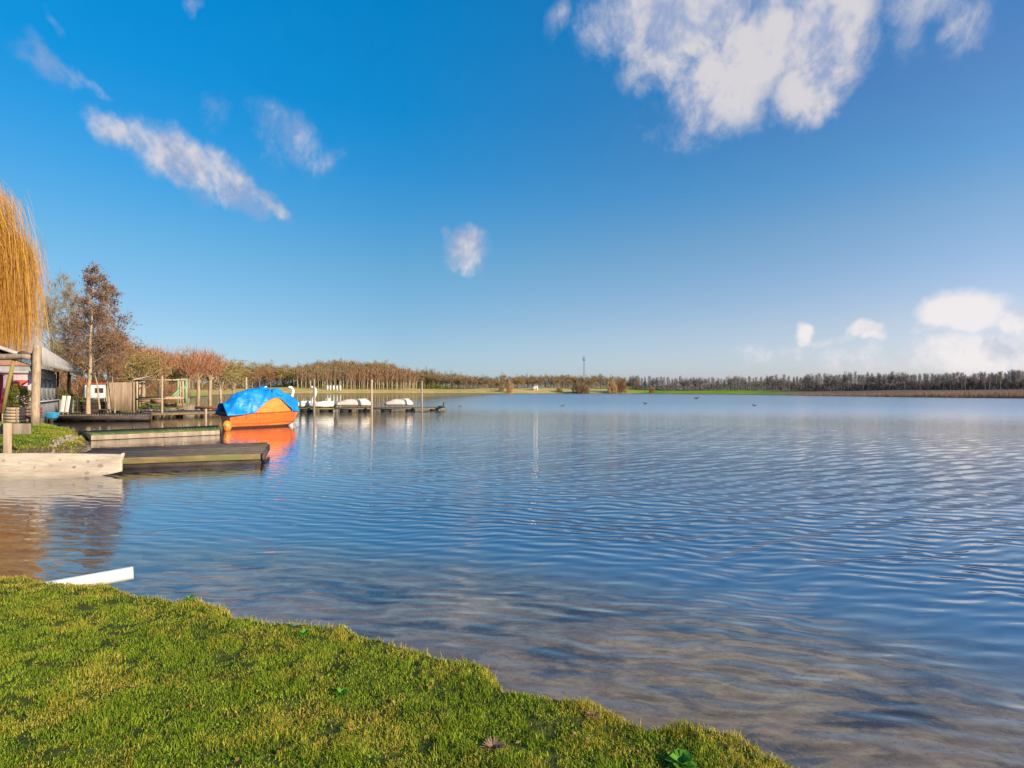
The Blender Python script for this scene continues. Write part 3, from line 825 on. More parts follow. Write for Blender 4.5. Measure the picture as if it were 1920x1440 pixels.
# ------------------------------------------------------------------ orange boat
def make_boat():
    stern = Vector((*xy(419, 803, 0), 0)); bow = Vector((-12.05, 31.3, 0))
    ax = bow - stern; Lh = ax.length; yaw = math.atan2(ax.y, ax.x)
    root = empty('covered_boat', stern.lerp(bow, .5), yaw); root.scale = (.94, .94, .97)
    tag(root, 'orange covered boat under a crumpled blue tarpaulin moored by the mossy jetty', 'boat')
    L2 = Lh / 2
    def half_beam(t, h):       # t 0 stern..1 bow, h 0 keel..1 gunwale
        b = 0.80 * (1 - max(0, (t - .45) / .55) ** 2.3) * (0.86 + 0.14 * min(1, t / .35))
        return max(0.01, b * (0.55 + 0.45 * h ** 0.6))
    def sheer(t): return 0.76 + 0.10 * t ** 2 + .04 * (1 - t) ** 2
    # hull
    rings = []
    nt_, nh = 20, 7
    for i in range(nt_ + 1):
        t = i / nt_
        ring = []
        for j in range(-nh, nh + 1):
            h = abs(j) / nh
            zk = -0.18 + 0.34 * max(0, (t - .70) / .30) ** 2
            z = zk + (sheer(t) - zk) * h
            rake = 0.26 * max(0, t - .5) * 2 * (h - .5) - 0.10 * (1 - t) * (h - .4)
            ring.append(Vector((-L2 + Lh * t + rake, math.copysign(half_beam(t, h), j) if j else 0, z)))
        rings.append(ring)
    mb = MB(); mb.loft(rings, False, False)
    # transom
    b0 = len(mb.v); mb.add(rings[0], [list(range(2 * nh + 1))])
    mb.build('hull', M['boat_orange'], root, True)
    # deck plate under the canopy
    mb = MB()
    tops = []
    for i in range(nt_ + 1):
        tops.append([rings[i][0] + Vector((0, .02, -.05)), rings[i][-1] + Vector((0, -.02, -.05))])
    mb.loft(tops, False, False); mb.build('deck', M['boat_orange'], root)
    # rubbing strake / dark fender band
    for s_ in (0, -1):
        mb = MB()
        mb.tube([rings[i][s_] + Vector((0, (-.015 if s_ == 0 else .015), -.015)) for i in range(nt_ + 1)], .03, 6)
        mb.build('rubbing_strake', M['boat_trim'], root, True)
    mb = MB()
    hh = .42
    for s_ in (1, -1):
        mb.tube([Vector((-L2 + Lh * t + .26 * max(0, t - .5) * 2 * (hh - .5) - .1 * (1 - t) * (hh - .4), s_ * (half_beam(t, hh) + .004), -.18 + (sheer(t) + .18) * hh)) for t in [k / 16 for k in range(17)]], .018, 5)
    mb.build('lower_strake', M['boat_trim'], root, True)
    # orange fabric canopy: pitched tent over the middle
    def canopy_z(t): return sheer(t) + 0.02 + 1.12 * max(0, 1 - abs((t - .58) / .50) ** 1.7)
    mbc = MB(); rr_ = []
    for i in range(25):
        t = .10 + .84 * i / 24
        bw = half_beam(t, 1) * .97; zc_ = canopy_z(t); zs = sheer(t) - .02
        ring = []
        for j in range(-8, 9):
            a = j / 8
            y = bw * math.copysign(abs(a) ** .85, a)
            z = zs + (zc_ - zs) * (1 - abs(a) ** 1.9)
            ring.append(Vector((-L2 + Lh * t + .26 * max(0, t - .5) * .5, y, z + .012 * math.sin(9 * t + 3 * a))))
        rr_.append(ring)
    mbc.loft(rr_, False, False)
    mbc.build('canopy', M['boat_canopy'], root, True)
    # tarpaulin
    def tarp_low(t):   # how far down the near (-y) side the tarp reaches: fraction of arch 0 top..1 gunwale
        if t < .30: return 1.10 - .10 * (t / .30)
        if t < .66: return 1.0 - .48 * ((t - .30) / .36)
        if t < .72: return .52 + .06 * (t - .66) / .06
        return min(1.06, .58 + .50 * ((t - .72) / .22) ** .9)
    nu, nv = 64, 40
    verts = []
    for i in range(nu + 1):
        t = -.07 + 1.09 * i / nu
        tc_ = min(max(t, 0.0), 1.0)
        bw = half_beam(tc_, 1) + .05; zs = sheer(tc_) - .03
        peak = 1.22 * max(0, 1 - abs((tc_ - .52) / .60) ** (3.0 if tc_ < .52 else 2.0)) + .10
        for j in range(nv + 1):
            v = -1 + 2 * j / nv          # -1 near side edge .. 1 far side edge
            lim = tarp_low(tc_) if v < 0 else 1.08
            a = v * lim
            y = bw * math.copysign(abs(a) ** .8, a) * (1.0 + .04 * max(0, abs(a) - .9) * 10)
            z = zs + peak * (1 - min(1.0, abs(a)) ** 1.8)
            if abs(a) > 1: z -= (abs(a) - 1) * 1.3
            fold = 1.5 * (.040 * math.sin(13 * t + 7 * a + 2.1 * math.sin(4.7 * a)) + .030 * math.sin(29 * t - 9 * a)) * (0.35 + abs(a))
            fold += .05 * math.exp(-((t - .30 - .05 * a) / .022) ** 2) + .035 * math.exp(-((t - .17 - .12 * a) / .02) ** 2)
            fold += .085 * mnoise.noise((t * 8, a * 2.6, 1.3)) + .05 * mnoise.noise((t * 19, a * 6, 4.1))
            crease = -.06 * math.exp(-((t - .64 - .06 * v) / .018) ** 2)
            ny = math.copysign(min(1, abs(a)), a)
            verts.append((-L2 + Lh * t + .26 * max(0, tc_ - .5) * .8, y + ny * (fold * .6 + .035 + crease * .4), z + .035 + (fold + crease) * (1.1 - min(1, abs(a)))))
    fs = []
    for i in range(nu):
        for j in range(nv):
            q = i * (nv + 1) + j
            fs.append([q, q + nv + 1, q + nv + 2, q + 1])
    mb = MB(); mb.add(verts, fs)
    tp = mb.build('tarpaulin', M['tarp'], root, True)
    sm = tp.modifiers.new('thickness', 'SOLIDIFY'); sm.thickness = .008
    # dark stitched strap over the ridge
    def tv(i, j): return Vector(verts[i * (nv + 1) + j])
    mb = MB()
    pts = [tv(int(39 + 5 * k / 20), int(6 + 24 * k / 20)) + Vector((0, 0, .015)) for k in range(21)]
    ww = Vector((.045, 0, 0)); vs = []
    for p in pts: vs += [p - ww, p + ww]
    mb.add(vs, [[2*k, 2*k+1, 2*k+3, 2*k+2] for k in range(20)])
    st_ = mb.build('strap', M['strap'], tp); sm = st_.modifiers.new('thickness', 'SOLIDIFY'); sm.thickness = .01
    # small white cap on the ridge
    mb = MB(); p = tv(37, 21)
    mb.box(p + Vector((.0, 0, .03)), (.16, .10, .06), taper=.7); mb.build('vent_cap', M['white_paint'], root, bevel=.01)
    # black roll put in as the shade under the tarp's stern overhang
    mb = MB()
    mb.tube([Vector((-L2 - .16, y, sheer(0) - .09)) for y in (-.72, -.3, .1, .5, .72)], [.05, .065, .065, .065, .05], 10)
    mb.build('stern_shade_roll', M['black'], root, True)
    for k in (8, 16, 24, 48, 56):     # lashing cords from the tarp hem to the hull
        q = tv(k, 0); tt = (q.x + L2) / Lh
        mb = MB(); mb.tube([q + Vector((0, -.01, .02)), q + Vector((.01, -.03, -.12)), Vector((q.x + .02, -half_beam(min(max(tt, 0), 1), .55) - .015, sheer(min(max(tt, 0), 1)) * .55))], .008, 5); mb.build('lashing', M['wood_grey'], tp)
    # bow stem post
    mb = MB()
    mb.tube([rings[-1][nh] + Vector((.02, 0, 0)), Vector((rings[-1][nh + 4].x + .03, 0, rings[-1][nh + 4].z)), Vector((rings[-1][-1].x + .03, 0, rings[-1][-1].z))], [.04, .04, .05], 8)
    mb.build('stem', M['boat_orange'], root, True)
    return root
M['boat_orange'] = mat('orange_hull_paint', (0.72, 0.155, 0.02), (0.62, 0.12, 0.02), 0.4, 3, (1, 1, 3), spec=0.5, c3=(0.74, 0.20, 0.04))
M['boat_canopy'] = mat('faded_orange_canvas', (0.76, 0.25, 0.045), (0.64, 0.18, 0.035), 0.8, 3, bump=0.02, c3=(0.78, 0.32, 0.09))
M['boat_trim'] = mat('dark_orange_trim', (0.42, 0.09, 0.015), None, 0.6)
M['tarp'] = mat('blue_tarpaulin', (0.004, 0.24, 0.62), (0.004, 0.16, 0.50), 0.42, 2.5, (1, 1, 1), 0.05, 4, spec=0.5)
M['strap'] = mat('navy_strap', (0.008, 0.045, 0.20), None, 0.6)
def hull_shade(m):  # paints the shade low on the hull as a dark brown band
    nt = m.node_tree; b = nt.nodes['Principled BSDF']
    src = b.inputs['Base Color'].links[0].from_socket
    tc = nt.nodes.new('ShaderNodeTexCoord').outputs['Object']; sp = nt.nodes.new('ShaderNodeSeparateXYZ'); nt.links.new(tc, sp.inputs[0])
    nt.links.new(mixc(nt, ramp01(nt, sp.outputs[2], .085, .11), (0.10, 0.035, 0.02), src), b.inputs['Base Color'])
hull_shade(M['boat_orange'])
boat = make_boat()

# orange buoy by the stern
p = Vector((*xy(430.5, 807, 0.0), 0.0)); p.y -= .25
root = empty('mooring_buoy', p); tag(root, 'round orange mooring buoy floating at the stern of the covered boat', 'buoy')
mb = MB(); rg = []
for i in range(13):
    t = i / 12 * PI
    r = max(.004, .205 * math.sin(t)); z = .22 - .27 * math.cos(t)
    rg.append([Vector((math.cos(2*PI*k/20) * r, math.sin(2*PI*k/20) * r, z)) for k in range(20)])
mb.loft(rg)
M['buoy'] = mat('orange_buoy', (0.85, 0.27, 0.03), (0.78, 0.21, 0.03), 0.45, 3, spec=0.5)
mb.build('float', M['buoy'], root, True)
mb = MB(); mb.tube([(0, 0, .46), (0, 0, .56)], .035, 8); mb.build('eye', M['black'], root, True)
mb = MB(); mb.tube([(math.cos(t) * .06, -.205 , .20 + math.sin(t) * .06) for t in [2*PI*k/12 for k in range(13)]], .012, 5)
mb.build('ring', M['black'], root, True)

# ------------------------------------------------------------------ swan pedal boats
def swan(px, Y, zbase, rz, label, sc=1.0):
    p = P(px, Y, zbase)
    root = empty('swan_boat', p, rz); tag(root, label, 'pedal boat', 'white swan pedal boats on the pontoon')
    root.scale = (sc, sc, sc)
    # body (local -x is forward)
    rings = []
    for i in range(15):
        t = i / 14
        x = -0.95 + 2.0 * t
        w = .62 * max(.02, math.sin(PI * min(1, .10 + .86 * t)) ** .6) * (1 if t < .6 else 1 - .45 * ((t - .6) / .4))
        h = .18 + .34 * math.sin(PI * (0.15 + .72 * t)) + .16 * max(0, (t - .75) / .25)
        zb = .02 + .10 * max(0, (t - .7) / .3) + .06 * max(0, (.15 - t) / .15)
        ring = []
        for k in range(16):
            a = 2 * PI * k / 16
            ring.append(Vector((x, math.cos(a) * w, zb + h * (.5 + .5 * math.copysign(abs(math.sin(a)) ** .7, math.sin(a))))))
        rings.append(ring)
    mb = MB(); mb.loft(rings); mb.build('body', M['swan_white'], root, True)
    # wings
    for s_ in (-1, 1):
        mb = MB(); rg = []
        for i in range(9):
            t = i / 8; x = -.35 + 1.25 * t
            h = .28 * math.sin(PI * (.15 + .8 * t)) ; z = .30 + .22 * t
            rg.append([Vector((x, s_ * (.52 + .08 * math.cos(a) - .15 * t * t), z + math.sin(a) * h * .6)) for a in [2*PI*k/8 for k in range(8)]])
        mb.loft(rg); mb.build('wing', M['swan_white'], root, True)
    # neck S-curve and head
    pts = [(-.62, 0, .35), (-.66, 0, .62), (-.60, 0, .88), (-.50, 0, 1.12), (-.44, 0, 1.36), (-.48, 0, 1.58), (-.60, 0, 1.72), (-.74, 0, 1.74), (-.88, 0, 1.67)]
    rad = [.26, .19, .145, .125, .115, .115, .125, .125, .08]
    mb = MB(); mb.tube(pts, rad, 12); mb.build('neck', M['swan_white'], root, True)
    mb = MB(); mb.tube([(-.86, 0, 1.68), (-1.0, 0, 1.60), (-1.10, 0, 1.55)], [.065, .05, .015], 8); mb.build('beak', M['beak'], root, True)
    # seat well behind the neck
    mb = MB(); mb.box((.1, 0, .50), (.55, .6, .12)); mb.box((.42, 0, .66), (.09, .6, .34), ry=.2); mb.build('seat', M['wood_grey'], root, bevel=.02)
    return root
swan(560, 53.6, 0.30, math.radians(12), 'white swan pedal boat nearest the blue tarp with its neck against the far beach', 1.12)
swan(602, 52.9, 0.30, math.radians(4), 'white swan pedal boat with a mooring post crossing its neck', 1.12)

# upturned cream boats
def upturned(px0, px1, ybase, ytop, Y, label, taper=1.0):
    a, b = P(px0, Y), P(px1, Y)
    Lx = (b - a).length; zb = top_z(ybase, Y); H_ = top_z(ytop, Y) - zb
    root = empty('rowing_boat', ((a.x + b.x) / 2, Y + .8, zb)); tag(root, label, 'boat', 'upturned cream rowing boats on the pontoon')
    rings = []
    for i in range(17):
        t = i / 16
        bwid = .70 * (.55 + .45 * math.sin(PI * min(1, (t + .12) * .62)) ) * (1 - .5 * max(0, (t - .7) / .3) ** 2)
        hh = H_ * (.55 + .45 * sstep(0, .35, np.float64(t))) * (1 if t < .84 else 1 - .55 * ((t - .84) / .16) ** 1.3)
        x = -Lx / 2 + Lx * t
        rings.append([Vector((x - (.22 if i == 0 else 0) * 0, math.copysign(abs(math.cos(q)) ** .55, math.cos(q)) * bwid, hh * math.sin(q) ** .75 if q not in (0, PI) else 0)) for q in [PI * k / 14 for k in range(15)]])
    mb = MB(); mb.loft(rings, True, True); mb.build('hull', M['cream'], root, True)
    mb = MB(); mb.tube([rings[i][0] for i in range(17)], .03, 6); mb.tube([rings[i][-1] for i in range(17)], .03, 6); mb.build('gunwale', M['wood_dark'], root, True)
    mb = MB(); mb.beam((-Lx * .42, 0, H_ * .86), (Lx * .36, 0, H_ + .02), .05, .05); mb.build('keel', M['cream'], root)
    mb = MB(); mb.box((-Lx / 2 - .10, 0, H_ * .30), (.16, .7, H_ * .5), ry=-.15); mb.build('transom_bracket', M['steel'], root, bevel=.02)
upturned(628, 692, 760.5, 748.5, 52.9, 'longer upturned cream rowing boat next to the swan boats')
upturned(721, 771, 759.5, 748.5, 53.6, 'shorter upturned cream rowing boat nearer the end of the pontoon')
# rolled white canopy between swan and boat
root = empty('pedal_boat', P(609, 53.6, .31)); tag(root, 'low white pedal boat without a swan neck beside the upturned boat', 'pedal boat')
mb = MB(); rg = []
for i in range(9):
    t = i / 8; w = .55 * (1 - abs(2 * t - 1) ** 4 * .6)
    rg.append([Vector((-.85 + 1.7 * t, math.cos(q) * w, .26 + math.sin(q) * .22 * (1 - .3 * abs(2 * t - 1)))) for q in [2*PI*k/12 for k in range(12)]])
mb.loft(rg); mb.build('hull', M['swan_white'], root, True)
mb = MB(); mb.box((.15, 0, .55), (.4, .7, .14)); mb.box((.42, 0, .72), (.08, .7, .3), ry=.15); mb.build('seat', M['white_paint'], root, bevel=.02)
mb = MB(); mb.box((.55, .0, .10), (.7, .9, .2)); mb.build('float', M['black'], root, bevel=.03)

# ------------------------------------------------------------------ water birds
def bird(px, py, L, rz, label, up=False, zb=0.0, mt='black'):
    Y = depth_of(py, zb); p = P(px, Y, zb)
    root = MB()
    rings = []
    for i in range(11):
        t = i / 10
        r = .19 * L * 2 * max(.03, math.sin(PI * min(.98, .08 + .88 * t)) ** .8) * .5
        zc_ = .10 * L + .10 * L * (t - .5) ** 2 * 4 * (1 if t > .5 else .6)
        rings.append([Vector((-.5 * L + L * t, math.cos(q) * r * 1.1, zc_ + math.sin(q) * r)) for q in [2*PI*k/10 for k in range(10)]])
    root.loft(rings)
    hx = .36 * L
    hz = .42 * L if not up else .75 * L
    root.tube([(hx - .05 * L, 0, .15 * L), (hx + .02 * L, 0, hz * .7), (hx + .05 * L, 0, hz), (hx + .12 * L, 0, hz + .02 * L), (hx + .2 * L, 0, hz - .02 * L), (hx + .30 * L, 0, hz - .04 * L)], [.12 * L, .075 * L, .085 * L, .09 * L, .04 * L, .012 * L], 8)
    root.tube([(-.42 * L, 0, .16 * L), (-.62 * L, 0, .26 * L)], [.08 * L, .02 * L], 6)
    o = root.build('water_bird', M[mt], None, True); o.location = p; o.rotation_euler = (0, 0, rz)
    tag(o, label, 'bird')
M['duck'] = mat('brown_duck', (0.16, 0.14, 0.13), (0.09, 0.08, 0.075), 0.7, 8)
bird(827, 764.5, .62, 0.0, 'dark long necked bird sitting on the tip of the pontoon', True, .30, 'black')
bird(862, 762, .42, .4, 'tiny duck on open water just right of the pontoon tip', mt='duck')
bird(904, 742.5, 1.0, .2, 'dark bird floating close to the far beach left of the white hut', mt='duck')
bird(1055, 761.5, .5, .2, 'faint duck on the water below and left of the mast', mt='duck')
bird(1210, 757.5, .5, 2.5, 'small duck on the water below the green far shore', mt='duck')
bird(1306, 747.5, 1.0, .1, 'black bird near the far right shore, the darkest on the water')
bird(1415, 761, .5, 3.0, 'small pale duck furthest right on the lake', mt='duck')

# ------------------------------------------------------------------ left bank: portal, signs, building
root = empty('timber_gateway', GP(66, 26.7)); tag(root, 'rough log gateway of one stout pale trunk and a crossbeam on the left bank', 'gateway')
bz = root.location.z
def rel(px, Y, py): return P(px, Y, py=py) - root.location
mb = MB()
mb.tube([rel(67, 26.7, 800), rel(66, 26.7, 770), rel(67.5, 26.7, 735), rel(68.5, 26.7, 700), rel(69, 26.7, 670), rel(70, 26.7, 652), rel(70, 26.7, 645)], [.19, .175, .175, .17, .17, .16, .11], 12)
mb.build('post', M['bark'], root, True)
mb = MB()
mb.tube([rel(62, 26.75, 700), rel(62.5, 26.75, 670), rel(63.5, 26.75, 656)], [.06, .09, .05], 8); mb.build('branch_stub', M['bark_dark'], root, True)
mb = MB(); mb.tube([rel(64, 26.9, 671), rel(45, 26.9, 668), rel(20, 26.9, 669), rel(-60, 27, 672), rel(-150, 27, 672)], [.13, .14, .15, .15, .16], 10); mb.build('crossbeam', M['wood_grey'], root, True)
mb = MB(); mb.tube([rel(-140, 27, 800), rel(-140, 27, 735), rel(-141, 27, 660)], [.2, .18, .17], 10); mb.build('post', M['wood_pale'], root, True)
mb = MB(); mb.tube([rel(5, 27.3, 775), rel(14, 27.2, 728), rel(26, 27, 674)], [.09, .085, .075], 8); mb.build('brace', M['twig_olive'], root, True)
mb = MB(); mb.tube([rel(58, 26.9, 664), rel(42, 26.9, 661), rel(34, 26.9, 663)], [.05, .10, .06], 8); mb.build('knob', M['bark_dark'], root, True)

# small sign board on a post at the water's edge
root = empty('sign_post', GP(14, 15.8)); tag(root, 'low grey wooden crossboard on a square post behind the pale plank', 'sign')
mb = MB(); mb.beam(rel(14, 15.8, 870), rel(14, 15.8, 793.5), .15, .12, .7); mb.build('post', M['wood_pale'], root, bevel=.01)
mb = MB(); mb.beam(rel(-30, 15.92, 804), rel(57, 15.92, 804), .06, .30, .5); mb.build('board', M['wood_grey'], root, bevel=.01)
mb = MB(); mb.box(rel(7.4, 15.83, 804), (.07, .12, .28)); mb.build('shade_strip', M['black'], root)  # black strip standing for the post's shaded left side

# rubble at the root of the mossy jetty
mb = MB()
for i in range(60):
    t = random.random()
    p = P(98 + 52 * t + random.uniform(-6, 6), 17.6 + 3.9 * t + random.uniform(-.5, .8))
    z = gz(p.x, p.y); s_ = random.uniform(.04, .10)
    mb.box((p.x, p.y, max(z, -.05) + s_ * .25), (s_ * random.uniform(.8, 1.6), s_, s_ * random.uniform(.6, 1.6)), random.uniform(0, 3), random.uniform(-.4, .4), random.uniform(-.4, .4), random.random(), .7)
rb = mb.build('shore_rubble', M['stone'], None, bevel=.008)
tag(rb, kind='stuff')

# building
n0, n1 = P(62, 31.0), P(131, 47.0)
dv = (n1 - n0); Lb_ = dv.length; yawb = math.atan2(dv.y, dv.x)
root = empty('beach_pavilion', (n0.x, n0.y, gz(n0.x, n0.y)), yawb)
tag(root, 'grey clad lakeside pavilion with a pale sloping roof and dark porch', 'building')
gz0 = root.location.z
# local x along the front wall (away from viewer), local y to the left of it = behind (away from lake)
Wd = 6.0; eave = 3.15; 
mb = MB()
mb.box((Lb_ * .28, Wd / 2, .45), (Lb_ * .56, Wd, 1.3)); 
mb.build('wall', M['grey_wall'], root)
mb = MB(); mb.box((Lb_ * .28, Wd / 2 + .05, (1.1 + eave) / 2 + .02), (Lb_ * .56 - .1, Wd - .2, eave - 1.12)); mb.build('upper_wall', M['grey_wall'], root)
mb = MB()
for i in range(int(Lb_ * .56 / .16)):
    mb.box((.1 + i * .16, -.015, .62), (.12, .03, .94), tint=random.random())
mb.build('cladding', M['grey_wall'], root)
wn = 5
for i in range(wn):
    w_ = (Lb_ * .56 - .4) / wn
    f_ = MB(); x0 = .2 + i * w_
    f_.box((x0 + w_/2, .12, 1.22), (w_ - .04, .06, .06)); f_.box((x0 + w_/2, .12, 2.55), (w_ - .04, .06, .06))
    f_.box((x0 + .04, .12, 1.885), (.06, .06, 1.27)); f_.box((x0 + w_ - .05, .12, 1.885), (.06, .06, 1.27))
    fo = f_.build('window', M['grey_wall'], root)
    g_ = MB(); g_.box((x0 + w_/2, .135, 1.885), (w_ - .16, .02, 1.25)); g_.build('pane', M['glass'], fo)
mb = MB(); mb.box((Lb_ * .28, -.06, 1.14), (Lb_ * .56 + .1, .2, .07)); mb.build('sill', M['white_paint'], root, bevel=.01)
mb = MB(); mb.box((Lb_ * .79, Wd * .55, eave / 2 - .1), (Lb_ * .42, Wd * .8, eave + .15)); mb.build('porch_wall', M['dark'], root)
mb = MB(); mb.tube([(Lb_ * 1.0, .0, -.3), (Lb_ * 1.0, .0, eave)], .09, 8); mb.build('porch_post', M['bark'], root, True)
mb = MB(); mb.tube([(Lb_ * .58, .0, -.3), (Lb_ * .58, .0, eave)], .07, 8); mb.build('porch_post', M['dark'], root, True)
mb = MB()
rv = [Vector((-.7, -.8, eave - .02)), Vector((Lb_ + .7, -.8, eave - .02)), Vector((Lb_ + .7, Wd / 2, eave + 1.55)), Vector((-.7, Wd / 2, eave + 1.55)), Vector((Lb_ + .7, Wd + .8, eave - .02)), Vector((-.7, Wd + .8, eave - .02))]
nn_ = Vector((0, 0, .14))
mb.add([rv[0], rv[1], rv[2], rv[3], rv[0] + nn_, rv[1] + nn_, rv[2] + nn_, rv[3] + nn_], [[3, 2, 1, 0], [4, 5, 6, 7], [0, 1, 5, 4], [1, 2, 6, 5], [3, 0, 4, 7]])
mb.add([rv[3], rv[2], rv[4], rv[5], rv[3] + nn_, rv[2] + nn_, rv[4] + nn_, rv[5] + nn_], [[3, 2, 1, 0], [4, 5, 6, 7], [1, 2, 6, 5], [2, 3, 7, 6], [3, 0, 4, 7]])
for i in range(int((Lb_ + 1.4) / .45)):
    x = -.6 + i * .45
    mb.beam(Vector((x, -.8, eave + .135)), Vector((x, Wd / 2, eave + 1.705)), .05, .04)
mb.build('roof', M['roof_metal'], root)
mb = MB()
fv = [(-3.9, eave - .08), (Lb_ + .7, eave - .08), (Lb_ + .7, eave + .24), (-3.9, eave + .86)]
mb.add([(x, -.86, z) for x, z in fv] + [(x, -.81, z) for x, z in fv], [[0, 1, 2, 3], [7, 6, 5, 4], [0, 4, 5, 1], [1, 5, 6, 2], [2, 6, 7, 3], [3, 7, 4, 0]])
for q in range(1, 40):
    x = -.6 + (Lb_ + 1.4) * q / 40; mb.box((x, -.87, eave + .08 ), (.03, .02, .3))
mb.build('fascia', M['roof_metal'], root)
mb = MB(); mb.add([(-.05, 0, eave), (-.05, Wd, eave), (-.05, Wd / 2, eave + 1.5)], [[0, 1, 2]]); mb.add([(.0, 0, eave), (.0, Wd, eave), (.0, Wd / 2, eave + 1.5)], [[2, 1, 0]]); mb.build('gable', M['brick'], root)

# kiosk behind the gateway with red band
k = empty('snack_kiosk', GP(27, 29.9), 0)
tag(k, 'pinkish kiosk with a red awning behind the log gateway', 'kiosk')
mb = MB(); mb.box((-.25, .35, 1.2), (2.1, .7, 2.7)); mb.build('wall', M['pinkwood'], k)
mb = MB(); mb.box((.42, -.22, 2.08), (.72, .45, .06), rx=.3); mb.box((.42, -.45, 1.90), (.72, .04, .24)); mb.build('awning', M['red'], k)
mb = MB(); mb.box((.42, -.012, 1.62), (.6, .05, .5)); mb.build('hatch', M['dark'], k)
mb = MB(); mb.box((-.10, -.02, 1.25), (.09, .06, 2.4)); mb.build('door_frame', M['dark'], k)
mb = MB(); mb.box((-.25, .33, 2.60), (2.3, .9, .1)); mb.build('roof', M['roof_metal'], k)

# maroon banner post at picture edge
o = MB(); o.box((0, 0, 1.0), (.28, .2, 2.6)); o.box((0, 0, 2.33), (.34, .26, .07))
ob = o.build('maroon_pillar', M['maroon'], None, bevel=.015); ob.location = GP(-2, 28.6); tag(ob, 'dark maroon painted pillar at the left edge beside the leaning brace', 'pillar')

# planter crate
root = empty('planter_crate', GP(31, 28.3)); tag(root, 'pale slatted wooden planter crate under the round green bush', 'planter')
mb = MB()
for j in range(5): mb.box((0, -.37, .10 + j * .155), (.78, .03, .13), tint=random.random()); mb.box((0, .37, .10 + j * .155), (.78, .03, .13), tint=random.random())
for s_ in (-1, 1):
    for j in range(5): mb.box((s_ * .375, 0, .10 + j * .155), (.03, .70, .13), tint=random.random())
mb.build('side_slats', M['wood_pale'], root)
for x in (-.36, .36):
    for y in (-.40, .40):
        mb = MB(); mb.box((x, y, .38), (.06, .03, .82)); mb.build('corner_batten', M['wood_pale'], root)
mb = MB(); mb.box((0, 0, .70), (.70, .68, .04)); mb.build('soil', M['dark'], root)

def leafy(name, parent, c, r, n, size, m, seed=1, flat=1.0, hollow=.55):
    g = np.random.default_rng(seed)
    v = g.normal(0, 1, (n, 3)); v /= np.linalg.norm(v, axis=1)[:, None]
    lump = 1 + .22 * np.sin(v[:, 0] * 5 + seed) * np.sin(v[:, 1] * 4 + 2) + .15 * np.sin(v[:, 2] * 7)
    rad = (hollow + (1 - hollow) * g.uniform(0, 1, n) ** .5) * lump
    p = v * rad[:, None] * np.array(r)[None] + np.array(c)[None]
    a = g.normal(0, 1, (n, 3)); a /= np.linalg.norm(a, axis=1)[:, None]
    b = np.cross(a, g.normal(0, 1, (n, 3))); b /= np.linalg.norm(b, axis=1)[:, None]
    s_ = size * g.uniform(.6, 1.3, n)
    q = np.stack([p - a * s_[:, None], p - b * (s_ * .45)[:, None], p + a * s_[:, None], p + b * (s_ * .45)[:, None]], 1).reshape(-1, 3)
    idx_ = np.arange(n * 4)
    return mesh_np(name, q, idx_, np.full(n, 4), m, parent, False, {'tint': np.repeat(g.uniform(0, 1, n), 4)})

root = empty('shrub', GP(35, 28.3, .72)); tag(root, 'round evergreen bush growing in the slatted planter crate', 'shrub')
leafy('foliage', root, (0, 0, .62), (.52, .48, .56), 2600, .045, M['bush_green'], 3)
mb = MB(); mb.tube([(0, 0, -.05), (.02, 0, .3), (.0, .02, .6)], [.04, .035, .02], 6); mb.tube([(0, 0, .15), (.2, .1, .5)], [.025, .012], 5); mb.build('stem', M['bark_dark'], root)

# maroon storage box
root = empty('maroon_bench', GP(53, 28.6)); tag(root, 'dark red slatted bench beside the planter crate', 'bench')
mb = MB()
for j in range(3): mb.box((0, -.2 + j * .2, .40), (.9, .16, .05))
mb.build('seat', M['maroon'], root)
mb = MB()
for j in range(2): mb.box((0, .28, .58 + j * .18), (.9, .05, .13))
mb.build('backrest', M['maroon'], root)
for x in (-.38, .38):
    mb = MB(); mb.box((x, 0, .18), (.08, .5, .38)); mb.build('leg', M['maroon'], root)

# hanging basket plants on the porch
root = empty('shrub', GP(118, 41.0, 1.05)); tag(root, 'yellow green hedge plant in front of the dark porch', 'shrub')
leafy('foliage', root, (0, 0, .3), (.75, .35, .28), 1600, .05, M['bush_green'], 8)
mb = MB(); mb.box((0, 0, -.5), (1.3, .4, 1.05)); mb.build('trough', M['wood_grey'], root, bevel=.01)

# white boards leaning
for px, lab in ((117.5, 'left one of two upright white boards on the lawn by the pavilion'), (126.5, 'right one of two upright white boards on the lawn by the pavilion')):
    Yb = 38.0
    p = GP(px, Yb)
    root = empty('display_board', p); tag(root, lab, 'board', 'white boards beside the pavilion')
    mb = MB(); mb.box((.02, 0, 1.13), (.235, .05, 1.1), rx=-.08, ry=.09); mb.build('panel', M['white_paint'], root, bevel=.008)
    mb = MB(); mb.tube([(-.04, .08, -.1), (-.02, .07, .75)], .03, 6); mb.build('leg', M['wood_grey'], root)

# blue wheelbarrow-like tub with dark cart
root = empty('garden_cart', GP(98, 35.0)); tag(root, 'bright blue tub on a small dark hand cart by the pavilion', 'cart')
mb = MB()
def rect(z, w, d_): return [Vector((-w, -d_, z)), Vector((w, -d_, z)), Vector((w, d_, z)), Vector((-w, d_, z))]
mb.loft([rect(.28, .2, .16), rect(.66, .33, .26), rect(.66, .30, .23), rect(.33, .18, .14)], True, True); mb.build('tub', M['blue'], root, bevel=.02)
for s_ in (-1, 1):
    mb = MB(); mb.tube([(s_ * .12, -.30, .16), (s_ * .12, -.24, .16)], .16, 14); mb.build('wheel', M['black'], root)
mb = MB(); mb.tube([(-.25, 0, .2), (-.38, 0, .6), (-.42, 0, .95)], .025, 6); mb.tube([(-.3, 0, .16), (.25, 0, .2)], .03, 6); mb.build('handle', M['black'], root)

